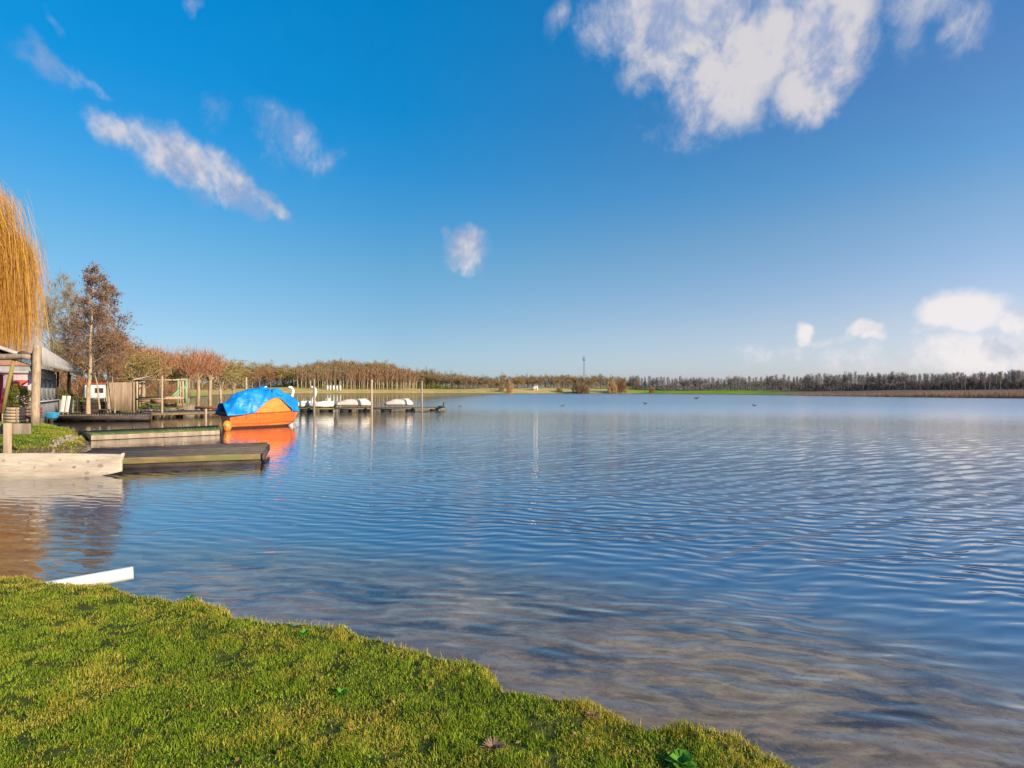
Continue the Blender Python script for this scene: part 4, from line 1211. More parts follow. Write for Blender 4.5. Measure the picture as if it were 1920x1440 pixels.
# picnic table behind the near trunk
root = empty('picnic_table', GP(182, 41)); tag(root, 'dark wooden picnic table between the tree trunks', 'table')
mb = MB()
for j in range(5): mb.box((0, -.32 + j * .16, .76), (1.9, .145, .045), tint=random.random())
mb.build('table_top', M['wood_dark'], root)
for s_ in (-1, 1):
    mb = MB(); mb.box((0, s_ * .75, .45), (1.9, .26, .045)); mb.build('seat', M['wood_dark'], root)
    mb = MB(); mb.beam((s_ * .7, -.62, 0), (s_ * .7, -.2, .74), .09, .06); mb.beam((s_ * .7, .62, 0), (s_ * .7, .2, .74), .09, .06); mb.beam((s_ * .76, -.85, .40), (s_ * .76, .85, .40), .09, .05); mb.build('leg', M['wood_dark'], root)

# dark low timber wall
root = empty('timber_wall', GP(178, 44)); tag(root, 'low dark stacked timber retaining wall behind the jetty', 'wall')
mb = MB()
for j in range(3): mb.beam((-1.3, 0, .1 + j * .32), (1.1, 0, .1 + j * .32), .18, .30, random.random())
mb.build('sleepers', M['wood_dark'], root, bevel=.02)
mb = MB(); mb.box((-1.35, 0, .45), (.12, .24, 1.2)); mb.box((1.15, 0, .45), (.12, .24, 1.2)); mb.build('end_post', M['wood_dark'], root)

# white and red trailer
root = empty('caravan', GP(190, 58), .15); tag(root, 'small white caravan with a red roof edge behind the tree trunks', 'caravan')
mb = MB(); mb.box((0, 0, 1.35), (2.4, 1.7, 1.5)); mb.build('body', M['white_paint'], root, bevel=.18)
mb = MB(); mb.box((0, 0, 2.17), (2.6, 1.9, .16)); mb.build('roof', M['red'], root, bevel=.04)
mb = MB(); mb.box((.25, -.86, 1.45), (.8, .03, .5)); mb.build('window', M['dark'], root, bevel=.03)
for x in (-.5, .5):
    mb = MB(); mb.tube([(x, -.86, .3), (x, -.7, .3)], .3, 14); mb.build('wheel', M['black'], root)
mb = MB(); mb.box((0, 0, .55), (2.2, 1.5, .1)); mb.build('chassis', M['steel'], root)

# slatted screen
Ys = 44.0
g0, g1 = P(200, Ys, py=770), P(252, Ys, py=770)
root = empty('slatted_screen', ((g0.x + g1.x) / 2, Ys, g0.z)); tag(root, 'upright pale screen of vertical wooden slats by the waterside', 'screen')
w_ = g1.x - g0.x; hS = top_z(717, Ys) - g0.z
mb = MB(); ns = 24
for i in range(ns):
    mb.box((-w_/2 + w_ * (i + .5) / ns, 0, hS / 2 + random.uniform(-.02, .02)), (w_ / ns * .86, .03, hS), tint=random.random())
mb.build('slats', M['wood_pale'], root)
mb = MB()
for z in (.2, hS / 2, hS - .15): mb.box((0, .045, z), (w_, .05, .09))
mb.build('rail', M['wood_grey'], root)
for x in (-w_/2 + .02, w_/2 - .02):
    mb = MB(); mb.box((x, -.045, hS / 2 - .15), (.1, .05, hS + .35)); mb.build('post', M['wood_pale'], root)
mb = MB(); mb.box((-w_/2 - .16, .05, .35), (.22, .06, 1.3)); mb.build('side_board', M['pinkwood'], root)

# pergola / boat rental shelter
Yp = 47.5
root = empty('timber_pergola', GP(300, Yp)); tag(root, 'open pale timber pergola with rails standing beside the slatted screen', 'pergola')
for px, y0, y1, dY in ((257, 765, 711, 0), (343, 760, 712, 0), (262, 762, 710, 2.6), (338, 758, 712, 2.6)):
    mb = MB(); mb.beam(rel(px, Yp + dY, y0 + 3), rel(px, Yp + dY, y1), .11, .11, random.random()); mb.build('post', M['wood_pale'], root)
for pa, pb, nm in (((253, 713, 0), (347, 712, 0), 'top_rail'), ((255, 713, 2.6), (345, 712, 2.6), 'top_rail'), ((255, 748, 0), (345, 747, 0), 'hand_rail'), ((258, 745, 2.6), (340, 745, 2.6), 'hand_rail')):
    mb = MB(); mb.beam(rel(pa[0], Yp + pa[2] - .09, pa[1]), rel(pb[0], Yp + pb[2] - .09, pb[1]), .06, .12, random.random()); mb.build(nm, M['wood_pale'], root)
mb = MB(); mb.beam(rel(250, Yp - .3, 712), rel(288, Yp + 2.6, 704), .07, .1); mb.build('roof_pole', M['wood_pale'], root)
mb = MB()
for t in np.linspace(.1, .95, 6):
    px = 257 + 86 * t
    mb.beam(rel(px, Yp - .2, 711), rel(px, Yp + 2.8, 711), .05, .09)
mb.build('rafters', M['wood_grey'], root)

def stool(px, Y, label, h=.5):
    p = GP(px, Y); r_ = empty('bench', p, random.uniform(-.3, .3)); tag(r_, label, 'bench', 'brown benches under the pergola')
    mb = MB(); mb.box((0, 0, h), (1.1, .34, .06)); mb.build('seat', M['wood_grey'], r_, bevel=.01)
    mb = MB(); mb.box((0, .2, h + .3), (1.1, .05, .3), rx=.15); mb.build('backrest', M['brick'], r_)
    for x in (-.42, .42):
        mb = MB(); mb.box((x, 0, h / 2 - .03), (.09, .3, h)); mb.build('leg', M['wood_dark'], r_)
for px, lab in ((266, 'brown backed bench at the screen end of the pergola'), (289, 'brown backed bench just left of the thin pole in the pergola'), (316, 'brown backed bench just right of the thin pole in the pergola'), (333, 'brown backed bench at the green climbing frame end of the pergola')):
    stool(px, 48.3, lab)

# wood stack low under the rail (logs laid)
root = empty('log_pile', GP(302, 46.9)); tag(root, 'low pile of dark cut logs under the pergola rail', 'log pile')
rs = random.Random(5)
for row in range(2):
    for i in range(12 - row):
        x = -1.85 + i * .33 + row * .165
        r = rs.uniform(.12, .16)
        mb = MB(); mb.tube([(x, -.35, .12 + row * .25), (x + rs.uniform(-.03, .03), .4, .12 + row * .25)], r, 9, rs.random()); mb.build('log', M['bark_dark'] if rs.random() < .7 else M['wood_grey'], root)

# climbing frame
Yc = 55.0
root = empty('climbing_frame', GP(347, Yc)); tag(root, 'pale green climbing frame with a slide right of the pergola', 'playground')
for px, dY in ((334, 0), (349, 0), (336, 2), (352, 2)):
    mb = MB(); mb.tube([rel(px, Yc + dY, 760), rel(px, Yc + dY, 710)], .06, 8); mb.build('post', M['green_paint'], root, True)
for a_, b2 in (((332, 0, 711), (352, 0, 711)), ((334, 2, 711), (354, 2, 711)), ((334, 0, 728), (349, 0, 728)), ((334, 0, 711), (336, 2, 711)), ((349, 0, 711), (352, 2, 711))):
    mb = MB(); mb.tube([rel(a_[0], Yc + a_[1], a_[2]), rel(b2[0], Yc + b2[1], b2[2])], .05, 6); mb.build('bar', M['green_paint'], root, True)
mb = MB(); c0, c1 = rel(348, Yc - .05, 724), rel(326, Yc - 1.2, 744); mb.beam(c0, c1, .45, .06); mb.beam(c0 + Vector((0, -.2, .08)), c1 + Vector((0, -.2, .08)), .04, .16); mb.beam(c0 + Vector((0, .2, .08)), c1 + Vector((0, .2, .08)), .04, .16); mb.build('slide', M['green_paint'], root)
mb = MB(); mb.box(rel(355, Yc + .5, 728), (.14, .14, 2.0)); mb.build('brace', M['brick'], root)

# grey box at the end of the land
o = MB(); o.box((0, 0, .38), (.75, .7, .9)); o.box((0, 0, .86), (.82, .77, .06))
ob = o.build('utility_box', M['wood_grey'], None, bevel=.02); ob.location = GP(353, 49.5, -.05); tag(ob, 'small pinkish grey cabinet at the right end of the pergola', 'box')
# red-brown landing stage behind
simple_jetty('wooden_jetty', 'reddish brown landing stage between the pergola and the orange boat', (P(360, 53.5).x, 53.5), (P(470, 53.5).x, 53.5), (P(472, 55).x, 55), (P(360, 55).x, 55), .42, M['rust_plank'], M['rust_plank'], 26, .24, 6)

# ------------------------------------------------------------------ trees
def tree_skeleton(seed, Hh, r0, lean=(0, 0), crown0=.25, n_br=26, br_len=.38, ang=(50, 75), levels=3, conic=True, wob=.06, sub=(5, 4), upcurve=.25):
    rs = random.Random(seed)
    segs = []; tips = []
    npt = 14
    pts, rad = [], []
    x = y = 0.0
    for i in range(npt + 1):
        t = i / npt
        pts.append(Vector((x + lean[0] * math.sin(t * PI * .6), y + lean[1] * t, Hh * t)))
        rad.append(max(.012, r0 * (1 - .88 * t) ** 1.1 + (0.35 * r0 * (1 - t * 12) if t < .083 else 0)))
        x += rs.uniform(-wob, wob); y += rs.uniform(-wob, wob)
    segs.append((pts, rad, 8))
    def at_(t):
        k = t * npt; i = min(int(k), npt - 1); f = k - i
        return pts[i].lerp(pts[i + 1], f), rad[i] * (1 - f) + rad[i + 1] * f
    def grow(p, d, L, r, lev):
        n = 4 if lev == 1 else 3
        q = [p]; rr = [r]
        dd = d.copy()
        for k in range(n):
            dd = (dd + Vector((rs.uniform(-.25, .25), rs.uniform(-.25, .25), rs.uniform(-.10, .10) + upcurve * .5))).normalized()
            q.append(q[-1] + dd * (L / n)); rr.append(max(.005, r * (1 - .85 * (k + 1) / n)))
        segs.append((q, rr, 5 if lev == 1 else 3))
        if lev >= levels:
            tips.append((q[-1], dd)); tips.append((q[-2], dd)); return
        for k in range(sub[lev - 1]):
            t = rs.uniform(.25, 1.0); kk = t * n; i = min(int(kk), n - 1)
            pp = q[i].lerp(q[i + 1], kk - i)
            ax = Vector((rs.uniform(-1, 1), rs.uniform(-1, 1), rs.uniform(-1, 1))).normalized()
            nd_ = (dd + ax * rs.uniform(.6, 1.1)).normalized()
            grow(pp, nd_, L * rs.uniform(.35, .6), max(.006, rr[i] * .6), lev + 1)
        tips.append((q[-1], dd))
    for b in range(n_br):
        t = crown0 + (1 - crown0) * ((b + rs.uniform(0, .8)) / n_br)
        t = min(t, .985)
        p, r = at_(t)
        az = b * 2.399 + rs.uniform(-.5, .5); el = math.radians(90 - rs.uniform(*ang))
        d = Vector((math.cos(az) * math.cos(el), math.sin(az) * math.cos(el), math.sin(el)))
        prof = (1.05 - t) if conic else (.35 + math.sin(PI * min(1, (t - crown0) / (1 - crown0) * .85 + .12)) * .65) * .75
        L = Hh * br_len * max(.12, prof) * rs.uniform(.75, 1.2)
        grow(p, d, L, r * .5, 1)
    return segs, tips

def build_tree(name, px, Y, ytop, label, cat='tree', group=None, seed=1, r0=.16, leaf=None, leaf_n=3, leaf_size=.09, bark='bark', twigs=0, twig_mat='twig_brown', lean=(0, 0), leaf_drop=0.0, dz=0.0, **kw):
    p = GP(px, Y, dz); Hh = top_z(ytop, Y) - p.z
    root = empty(name, p); tag(root, label, cat, group)
    segs, tips = tree_skeleton(seed, Hh, r0, lean, **kw)
    mb = MB()
    pts, rad, n = segs[0]
    pts = [pts[0] - Vector((0, 0, .4))] + pts; rad = [rad[0]] + rad
    mb.tube(pts, rad, 9); mb.build('trunk', M[bark], root, True)
    mb = MB()
    for pts, rad, n in segs[1:]:
        mb.tube(pts, rad, n, random.random(), False)
    mb.build('branches', M['bark_grey'], root, True)
    g = np.random.default_rng(seed + 100)
    if leaf:
        keep = [t for t in tips if g.uniform() > leaf_drop]
        T = np.array([[*t[0]] for t in keep]); n = len(T) * leaf_n
        c = np.repeat(T, leaf_n, 0) + g.normal(0, .16, (n, 3))
        a = g.normal(0, 1, (n, 3)); a /= np.linalg.norm(a, axis=1)[:, None]
        b = np.cross(a, g.normal(0, 1, (n, 3))); b /= np.linalg.norm(b, axis=1)[:, None]
        s_ = leaf_size * g.uniform(.5, 1.3, n)
        q = np.stack([c - a * s_[:, None], c - b * (s_ * .6)[:, None], c + a * s_[:, None], c + b * (s_ * .6)[:, None]], 1).reshape(-1, 3)
        mesh_np('foliage', q, np.arange(n * 4), np.full(n, 4), M[leaf], root, False, {'tint': np.repeat(g.uniform(0, 1, n), 4)})
    if twigs:
        T = np.array([[*t[0]] for t in tips]); Dd = np.array([[*t[1]] for t in tips]); n = len(T) * twigs
        c = np.repeat(T, twigs, 0); dd_ = np.repeat(Dd, twigs, 0) + g.normal(0, .55, (n, 3)) + np.array([0, 0, .15]); dd_ /= np.linalg.norm(dd_, axis=1)[:, None]
        s_ = np.cross(dd_, g.normal(0, 1, (n, 3))); s_ /= np.linalg.norm(s_, axis=1)[:, None]
        Lq = g.uniform(.25, .7, n)[:, None]; w = .009
        q = np.stack([c - s_ * w, c + s_ * w, c + dd_ * Lq], 1).reshape(-1, 3)
        mesh_np('twigs', q, np.arange(n * 3), np.full(n, 3), M[twig_mat], root, False, {'tint': np.repeat(g.uniform(0, 1, n), 3)})
    return root

build_tree('alder_tree', 166, 38.5, 508, 'tallest alder with dark russet leaves and a pale curved trunk', seed=4, r0=.15, leaf='russet', leaf_n=3, leaf_size=.08, twigs=2, n_br=27, br_len=.33, crown0=.30, lean=(.35, 0), leaf_drop=.55)
build_tree('alder_tree', 205, 43.0, 530, 'bushier rust coloured alder just left of the slatted screen', seed=9, r0=.14, leaf='russet', leaf_n=4, leaf_size=.08, twigs=2, n_br=26, br_len=.36, crown0=.25, leaf_drop=.5)
build_tree('bare_tree', 128, 47.0, 555, 'bare spindly tree between the golden willow and the russet alders', seed=14, r0=.10, twigs=4, twig_mat='twig_olive', n_br=26, br_len=.36, crown0=.3, bark='bark', ang=(25, 55), conic=False)
build_tree('bare_tree', 100, 52.0, 585, 'low leafless tree rising behind the pavilion roof', seed=15, r0=.11, twigs=4, twig_mat='twig_olive', n_br=24, br_len=.42, crown0=.25, bark='bark', ang=(25, 60), conic=False)
build_tree('birch_tree', 190, 41.5, 600, 'slim pale leaning sapling beside the small caravan', seed=21, r0=.075, twigs=5, twig_mat='twig_rust', n_br=16, br_len=.3, crown0=.45, lean=(-.5, 0), conic=False)
build_tree('birch_tree', 213, 42.5, 640, 'thin straight sapling trunk in front of the slatted screen', seed=23, r0=.055, twigs=5, twig_mat='twig_rust', n_br=14, br_len=.3, crown0=.5, conic=False)

# golden weeping willow
def willow(px, Y, ytop):
    p = GP(px, Y); Hh = top_z(ytop, Y) - p.z
    root = empty('weeping_willow', p); tag(root, 'tall golden weeping willow hanging in from the left edge', 'tree')
    rs = random.Random(3); mb = MB()
    mb.tube([(0, 0, -.4), (.05, 0, 1), (.2, .1, 2.5), (.15, 0, 4.2)], [.55, .45, .40, .34], 12); mb.build('trunk', M['bark_dark'], root, True)
    mb = MB(); heads = []
    for i in range(46):
        az = i * 2.399; rr_ = rs.uniform(.12, 1.0) ** .7 * 5.6
        top = Hh * (1.0 - .34 * (rr_ / 5.6) ** 2) * rs.uniform(.88, 1.0)
        e = Vector((math.cos(az) * rr_, math.sin(az) * rr_, top))
        m_ = Vector((e.x * .35, e.y * .35, 4.0 + (top - 4.0) * .65))
        mb.tube([(.15, 0, 4.0), m_, e], [.17, .09, .02], 5, .5, False)
        heads.append(e)
        for k in range(16):
            t = rs.uniform(.35, 1); q = m_.lerp(e, t) + Vector((rs.gauss(0, .5), rs.gauss(0, .5), rs.uniform(-.3, .5)))
            heads.append(q)
    mb.build('limbs', M['bark'], root, True)
    g = np.random.default_rng(5)
    Hd = np.array([[*h] for h in heads]); per = 64
    n = len(Hd) * per
    c = np.repeat(Hd, per, 0) + g.normal(0, .32, (n, 3))
    out = c[:, :2] / (np.linalg.norm(c[:, :2], axis=1)[:, None] + .3)
    sw = out * g.uniform(.1, .9, n)[:, None] + g.normal(0, .22, (n, 2))
    L = g.uniform(1.5, 9.5, n) * np.clip(c[:, 2] / Hh, .5, 1); L = np.where(g.uniform(0, 1, n) < .5, 50, L); L = np.minimum(L, c[:, 2] - g.uniform(2.0, 5.0, n)).clip(.4)
    ks = np.array([0, .18, .45, .75, 1.0])
    sw2 = sw[:, None, :] * (1 - np.exp(-4 * ks))[None, :, None] + g.normal(0, .05, (n, 5, 2)) + g.normal(0, .16, (n, 1, 2)) * (ks ** 2)[None, :, None]
    zz = c[:, 2][:, None] + (.25 * np.sin(np.minimum(1, ks * 4) * PI))[None] - ks[None] * L[:, None]
    ctr = np.concatenate([c[:, None, :2] + sw2, zz[:, :, None]], 2)
    az = g.uniform(0, PI, n); w = g.uniform(.003, .010, n)
    sd = np.stack([np.cos(az) * w, np.sin(az) * w, np.zeros(n)], -1)[:, None, :] * np.array([.8, 1, 1, .8, .3])[None, :, None]
    v = np.stack([ctr - sd, ctr + sd], 2).reshape(-1, 3)
    o = np.arange(n)[:, None] * 10 + np.arange(4)[None] * 2
    f = np.stack([o, o + 1, o + 3, o + 2], -1).reshape(-1)
    mesh_np('crown', v, f, np.full(n * 4, 4), M['willow'], root, False, {'tint': np.repeat(g.uniform(0, 1, n), 10)})
willow(-205, 31.0, 212)

# ---- far trees: shared meshes, each tree = Empty + trunk + crown
def far_tree_meshes(kind, seed, wm):
    """unit-height tree; returns (trunk mesh, crown mesh)"""
    g = np.random.default_rng(seed); rs = random.Random(seed)
    mb = MB()
    cr = []       # slivers: centre, direction, length, width
    if kind == 'poplar':
        mb.tube([(0, 0, -.03), (rs.uniform(-.01, .01), 0, .3), (rs.uniform(-.015, .015), 0, .62), (0, 0, .97)], [.016, .013, .009, .002], 6)
        for i in range(26):
            t = rs.uniform(.35, .9); az = rs.uniform(0, 6.28); L = .16 * (1.1 - t)+.04
            mb.tube([(0, 0, t), (math.cos(az) * L * .6, math.sin(az) * L * .6, t + L)], [.004, .001], 4, .5, False)
        n = 300; t = g.uniform(.42, 1.0, n); az = g.uniform(0, 6.28, n); r = np.abs(g.normal(0, .035, n)) * (1.25 - t) * 1.6
        c = np.stack([np.cos(az) * r, np.sin(az) * r, t * .96], -1); dd_ = np.stack([np.cos(az) * .35, np.sin(az) * .35, np.ones(n)], -1); L = g.uniform(.03, .08, n); W = g.uniform(.0018, .0038, n)
    elif kind == 'airy':
        lx = rs.uniform(-.03, .03); b0_ = rs.uniform(.22, .38)
        mb.tube([(0, 0, -.03), (lx * .5, 0, .3), (lx, 0, .6), (lx * 1.2, 0, .97)], [.018, .014, .009, .002], 6)
        cc = []
        for i in range(34):
            t = b0_ + (.92 - b0_) * (i / 33) ** .9; az = i * 2.399; L = rs.uniform(.14, .30) * (1.12 - .75 * t)
            e = Vector((lx + math.cos(az) * L * .55, math.sin(az) * L * .55, t + L * .95 * (1.15 - t) + .02))
            mb.tube([(lx, 0, t), (lx + math.cos(az) * L * .35, math.sin(az) * L * .35, t + L * .35), e], [.006, .004, .001], 4, .5, False)
            for q in (0.6, 1.0): cc += [Vector((lx, 0, t)).lerp(e, q)] * 5
        cc = np.array([[*q] for q in cc]); n = len(cc)
        c = cc + g.normal(0, .022, (n, 3)); dd_ = g.normal(0, .38, (n, 3)) + np.array([0, 0, 1.0]); L = g.uniform(.025, .065, n); W = g.uniform(.0016, .0034, n)
    elif kind == 'pollard':
        mb.tube([(0, 0, -.03), (.01, 0, .2), (-.012, 0, .36), (0, 0, .44)], [.034, .028, .027, .032], 8)
        heads_ = []
        for i in range(9):
            az = i * 2.399; L = rs.uniform(.06, .17)
            e = Vector((math.cos(az) * L, math.sin(az) * L, .46 + rs.uniform(-.02, .14)))
            mb.tube([(0, 0, .40), e * .6 + Vector((0, 0, .18)), e], [.022, .016, .012], 5, .5, False); heads_.append(e)
        n = 900; hd = np.array([[*heads_[k]] for k in g.integers(0, 9, n)])
        dd_ = g.normal(0, .34, (n, 3)) + hd * np.array([1.6, 1.6, 0]) + np.array([0, 0, 1.0]); dd_ /= np.linalg.norm(dd_, axis=1)[:, None]
        q = g.uniform(0, 1, n); c = hd + dd_ * (q * .36)[:, None] + g.normal(0, .012, (n, 3)); dd_ = dd_ + g.normal(0, .22, (n, 3))
        L = g.uniform(.03, .085, n); W = g.uniform(.0018, .0038, n)
    elif kind == 'bush':
        for i in range(8):
            az = rs.uniform(0, 6.28); mb.tube([(0, 0, -.05), (math.cos(az) * .16, math.sin(az) * .16, .4), (math.cos(az) * .3, math.sin(az) * .3, .75)], [.03, .02, .004], 5, .5, False)
        n = 620; v = g.normal(0, 1, (n, 3)); v /= np.linalg.norm(v, axis=1)[:, None]; v[:, 2] = np.abs(v[:, 2])
        rad = .45 + .55 * g.uniform(0, 1, n) ** .6; rad *= 1 + .2 * np.sin(v[:, 0] * 6 + seed) * np.sin(v[:, 1] * 5)
        c = v * rad[:, None] * np.array([.48, .48, .92]); dd_ = v + g.normal(0, .3, (n, 3)) + np.array([0, 0, .5]); L = g.uniform(.08, .18, n); W = g.uniform(.006, .014, n)
    else:  # round
        mb.tube([(0, 0, -.03), (rs.uniform(-.02, .02), 0, .25), (rs.uniform(-.03, .03), 0, .5)], [.032, .025, .016], 7)
        cc = []
        for i in range(34):
            t = rs.uniform(.25, .6); az = i * 2.399; L = rs.uniform(.22, .42)
            el = rs.uniform(.35, 1.3)
            e = Vector((math.cos(az) * math.cos(el) * L, math.sin(az) * math.cos(el) * L, min(.96, t + math.sin(el) * L)))
            mb.tube([(0, 0, t), e * .5 + Vector((0, 0, t * .5 + .02)), e], [.010, .006, .0015], 4, .5, False)
            cc += [e] * 26
        cc = np.array([[*q] for q in cc]); n = len(cc)
        c = cc + g.normal(0, .055, (n, 3)); dd_ = g.normal(0, .6, (n, 3)) + np.array([0, 0, .45]) + c * np.array([1.2, 1.2, 0]); L = g.uniform(.03, .085, n); W = g.uniform(.002, .0045, n)
    W = W * wm
    dd_ = dd_ / np.linalg.norm(dd_, axis=1)[:, None]
    s_ = np.cross(dd_, g.normal(0, 1, (n, 3))); s_ /= np.linalg.norm(s_, axis=1)[:, None]
    a = c - dd_ * L[:, None]; b = c + dd_ * L[:, None]
    q = np.stack([a - s_ * W[:, None], a + s_ * W[:, None], b + s_ * (W * .4)[:, None], b - s_ * (W * .4)[:, None]], 1).reshape(-1, 3)
    return mb, (q, np.arange(n * 4), np.full(n, 4), np.repeat(g.uniform(0, 1, n), 4))

PROTO = {}
def proto(kind, seed, bark, twig, wm=1.0):
    key = (kind, seed, bark, twig)
    if key not in PROTO:
        mb, (q, f, s_, t) = far_tree_meshes(kind, seed, wm)
        tr = mb.build('trunk', M[bark], None, True)
        cw = mesh_np('crown', q, f, s_, M[twig], None, False, {'tint': t})
        PROTO[key] = [tr, cw, False]
    return PROTO[key]

def far_tree(name, px, Y, ytop, kind, seed, bark, twig, label, group, wide=1.0, wm=1.0, cat='tree', dz=0.0):
    pr = proto(kind, seed, bark, twig, wm)
    p = GP(px, Y, dz); Hh = max(1.0, top_z(ytop, Y) - p.z)
    root = empty(name, p, random.uniform(0, 6.28)); tag(root, label, cat, group)
    root.scale = (Hh * wide, Hh * wide, Hh)
    if not pr[2]:
        pr[2] = True
        pr[0].parent = root; pr[1].parent = root
    else:
        for s_ in pr[:2]:
            c = s_.copy(); C.objects.link(c); c.parent = root
    return root

rs = random.Random(42)
# right shore: grey bare trees
shore_r = [(1180, 420), (1250, 400), (1300, 380), (1400, 340), (1500, 270), (1600, 230), (1700, 205), (1800, 190), (1920, 182), (2080, 175)]
def interp(tab, x):
    xs = [t[0] for t in tab]; ys = [t[1] for t in tab]
    return float(np.interp(x, xs, ys))
top_r = [(1180, 706), (1260, 707), (1400, 706), (1500, 703), (1560, 700), (1640, 697), (1720, 700), (1800, 699), (1860, 697), (1920, 692), (2080, 692)]
x = 1182.0
i = 0
while x < 2000:
    Yt = interp(shore_r, x) + 22 + rs.uniform(-4, 10)
    kind = 'airy' if rs.random() < .8 else 'round'
    yt = interp(top_r, x) + rs.uniform(-3, 5)
    far_tree('bare_tree', x, Yt, yt, kind, 50 + i % 5, 'bark_grey', 'twig_grey', 'bare grey winter tree in the tree line along the far right shore', 'bare trees along the far right shore', wide=rs.uniform(.8, 1.25), wm=1.6)
    x += rs.uniform(5.5, 9.0); i += 1
x = 1186.0
while x < 2000:   # second row
    Yt = interp(shore_r, x) + 48 + rs.uniform(-8, 16)
    far_tree('bare_tree', x, Yt, interp(top_r, x) + rs.uniform(-2, 9), 'airy' if rs.random() < .6 else 'round', 50 + i % 5, 'bark_grey', 'twig_grey', 'bare grey winter tree in the tree line along the far right shore', 'bare trees along the far right shore', wide=rs.uniform(.8, 1.3), wm=1.6)
    x += rs.uniform(9, 14); i += 1

def thicket(name, pts_fn, n, hfn, mat_, seed, wid=(.05, .12), Lr=(.5, 1.4), upw=1.0):
    """one mass of stems and twigs that nobody could count"""
    g = np.random.default_rng(seed)
    px, Yt = pts_fn(g, n)
    xx = (px - CX) / F * Yt
    z0 = height(xx, Yt)
    hh = hfn(g, px, n)
    zz = z0 + hh * g.uniform(0, 1, n) ** .8
    c = np.stack([xx, Yt, zz], -1)
    dd_ = g.normal(0, .45, (n, 3)) + np.array([0, 0, upw]); dd_ /= np.linalg.norm(dd_, axis=1)[:, None]
    s_ = np.cross(dd_, g.normal(0, 1, (n, 3))); s_ /= np.linalg.norm(s_, axis=1)[:, None]
    L = g.uniform(*Lr, n) * .5; W = g.uniform(*wid, n) * .5
    a = c - dd_ * L[:, None]; b = c + dd_ * L[:, None]
    q = np.stack([a - s_ * W[:, None], a + s_ * W[:, None], b + s_ * (W * .3)[:, None], b - s_ * (W * .3)[:, None]], 1).reshape(-1, 3)
    tint = np.clip(g.uniform(0, .6, n) + .5 * vnoise(xx * .12, Yt * .12 + zz * .2, seed), 0, 1)
    o = mesh_np(name, q, np.arange(n * 4), np.full(n, 4), M[mat_], None, False, {'tint': np.repeat(tint, 4)})
    tag(o, kind='stuff'); return o

def right_pts(lo, hi, b0, b1):
    def fn(g, n):
        px = g.uniform(lo, hi, n); Yb = np.interp(px, [t[0] for t in shore_r], [t[1] for t in shore_r])
        return px, Yb + g.uniform(b0, b1, n)
    return fn
M['thicket_dark'] = leaf_mat('dark_thicket', (0.08, 0.065, 0.06), (0.16, 0.13, 0.115), .8, .1)
thicket('undergrowth', right_pts(1185, 2010, 24, 60), 34000, lambda g, px, n: g.uniform(.6, 1.0, n) * np.interp(px, [1185, 1400, 1600, 2010], [6.5, 5.5, 4.4, 4.2]) * (.7 + .6 * vnoise(px * .03, px * 0, 4)), 'thicket_dark', 31, (.10, .22), (.8, 2.0))
def reed_pts(g, n):
    px = g.uniform(1490, 2010, n)
    Ys_ = np.interp(px, [1490, 1500, 1600, 1700, 1800, 1920, 2010], [226, 222, 191, 167, 155, 143, 138])
    return px, Ys_ + g.uniform(-.5, 7, n)
thicket('reeds', reed_pts, 16000, lambda g, px, n: np.full(n, .75), 'reed', 33, (.03, .07), (.8, 1.3), 2.5)

# centre and left: mixed brown woods behind the far beach
top_c = [(225, 640), (260, 650), (300, 655), (345, 662), (410, 668), (470, 680), (540, 682), (600, 674), (640, 671), (680, 676), (720, 676), (760, 688), (820, 692), (880, 700), (930, 703), (960, 700), (1000, 699), (1060, 699), (1120, 702), (1170, 704), (1200, 706)]
base_c = [(225, 130), (300, 190), (360, 290), (430, 390), (500, 445), (600, 465), (700, 465), (800, 460), (900, 440), (1000, 455), (1100, 455), (1200, 450)]
for row, (dY, step) in enumerate(((0, (8, 13)), (24, (9, 15)), (52, (10, 16)))):
    x = 236.0 + row * 4
    while x < 1195:
        Yt = interp(base_c, x) + dY + rs.uniform(-6, 10)
        yt = interp(top_c, x) + (2 - row) * 3.5 + rs.uniform(-3, 6)
        tw = rs.choice(['twig_brown', 'twig_grey', 'twig_olive', 'twig_brown'] if x > 780 else ['twig_brown', 'twig_rust', 'twig_brown', 'twig_olive'] if x > 500 else ['twig_olive', 'twig_rust', 'twig_rust', 'twig_olive'])
        if x < 500: lab, grp = 'bushy olive brown tree in the woods behind the orange boat and pergola', 'brown trees of the left woods'
        elif x < 800: lab, grp = 'brown bare tree on the wooded rise behind the pale poplar trunks', 'brown trees of the wooded rise'
        else: lab, grp = 'brown bare tree in the woods behind the far beach', 'brown trees behind the far beach'
        far_tree('woodland_tree', x, Yt, yt, 'round', 60 + rs.randrange(4), 'bark_grey', tw, lab, grp, wide=rs.uniform(.8, 1.15), wm=2.0)
        x += rs.uniform(*step) * (1.0 if x > 480 else 1.5)

def centre_pts(g, n):
    px = g.uniform(225, 1200, n)
    Yb = np.interp(px, [t[0] for t in base_c], [t[1] for t in base_c])
    return px, Yb + g.uniform(15, 80, n)
thicket('undergrowth', centre_pts, 60000, lambda g, px, n: (np.interp(px, [225, 420, 560, 700, 800, 1200], [2.2, 5.5, 9.0, 9.0, 8.5, 8.0])) * (.6 + .7 * vnoise(px * .05, px * 0, 9)), 'twig_brown', 35, (.10, .25), (.8, 2.2))

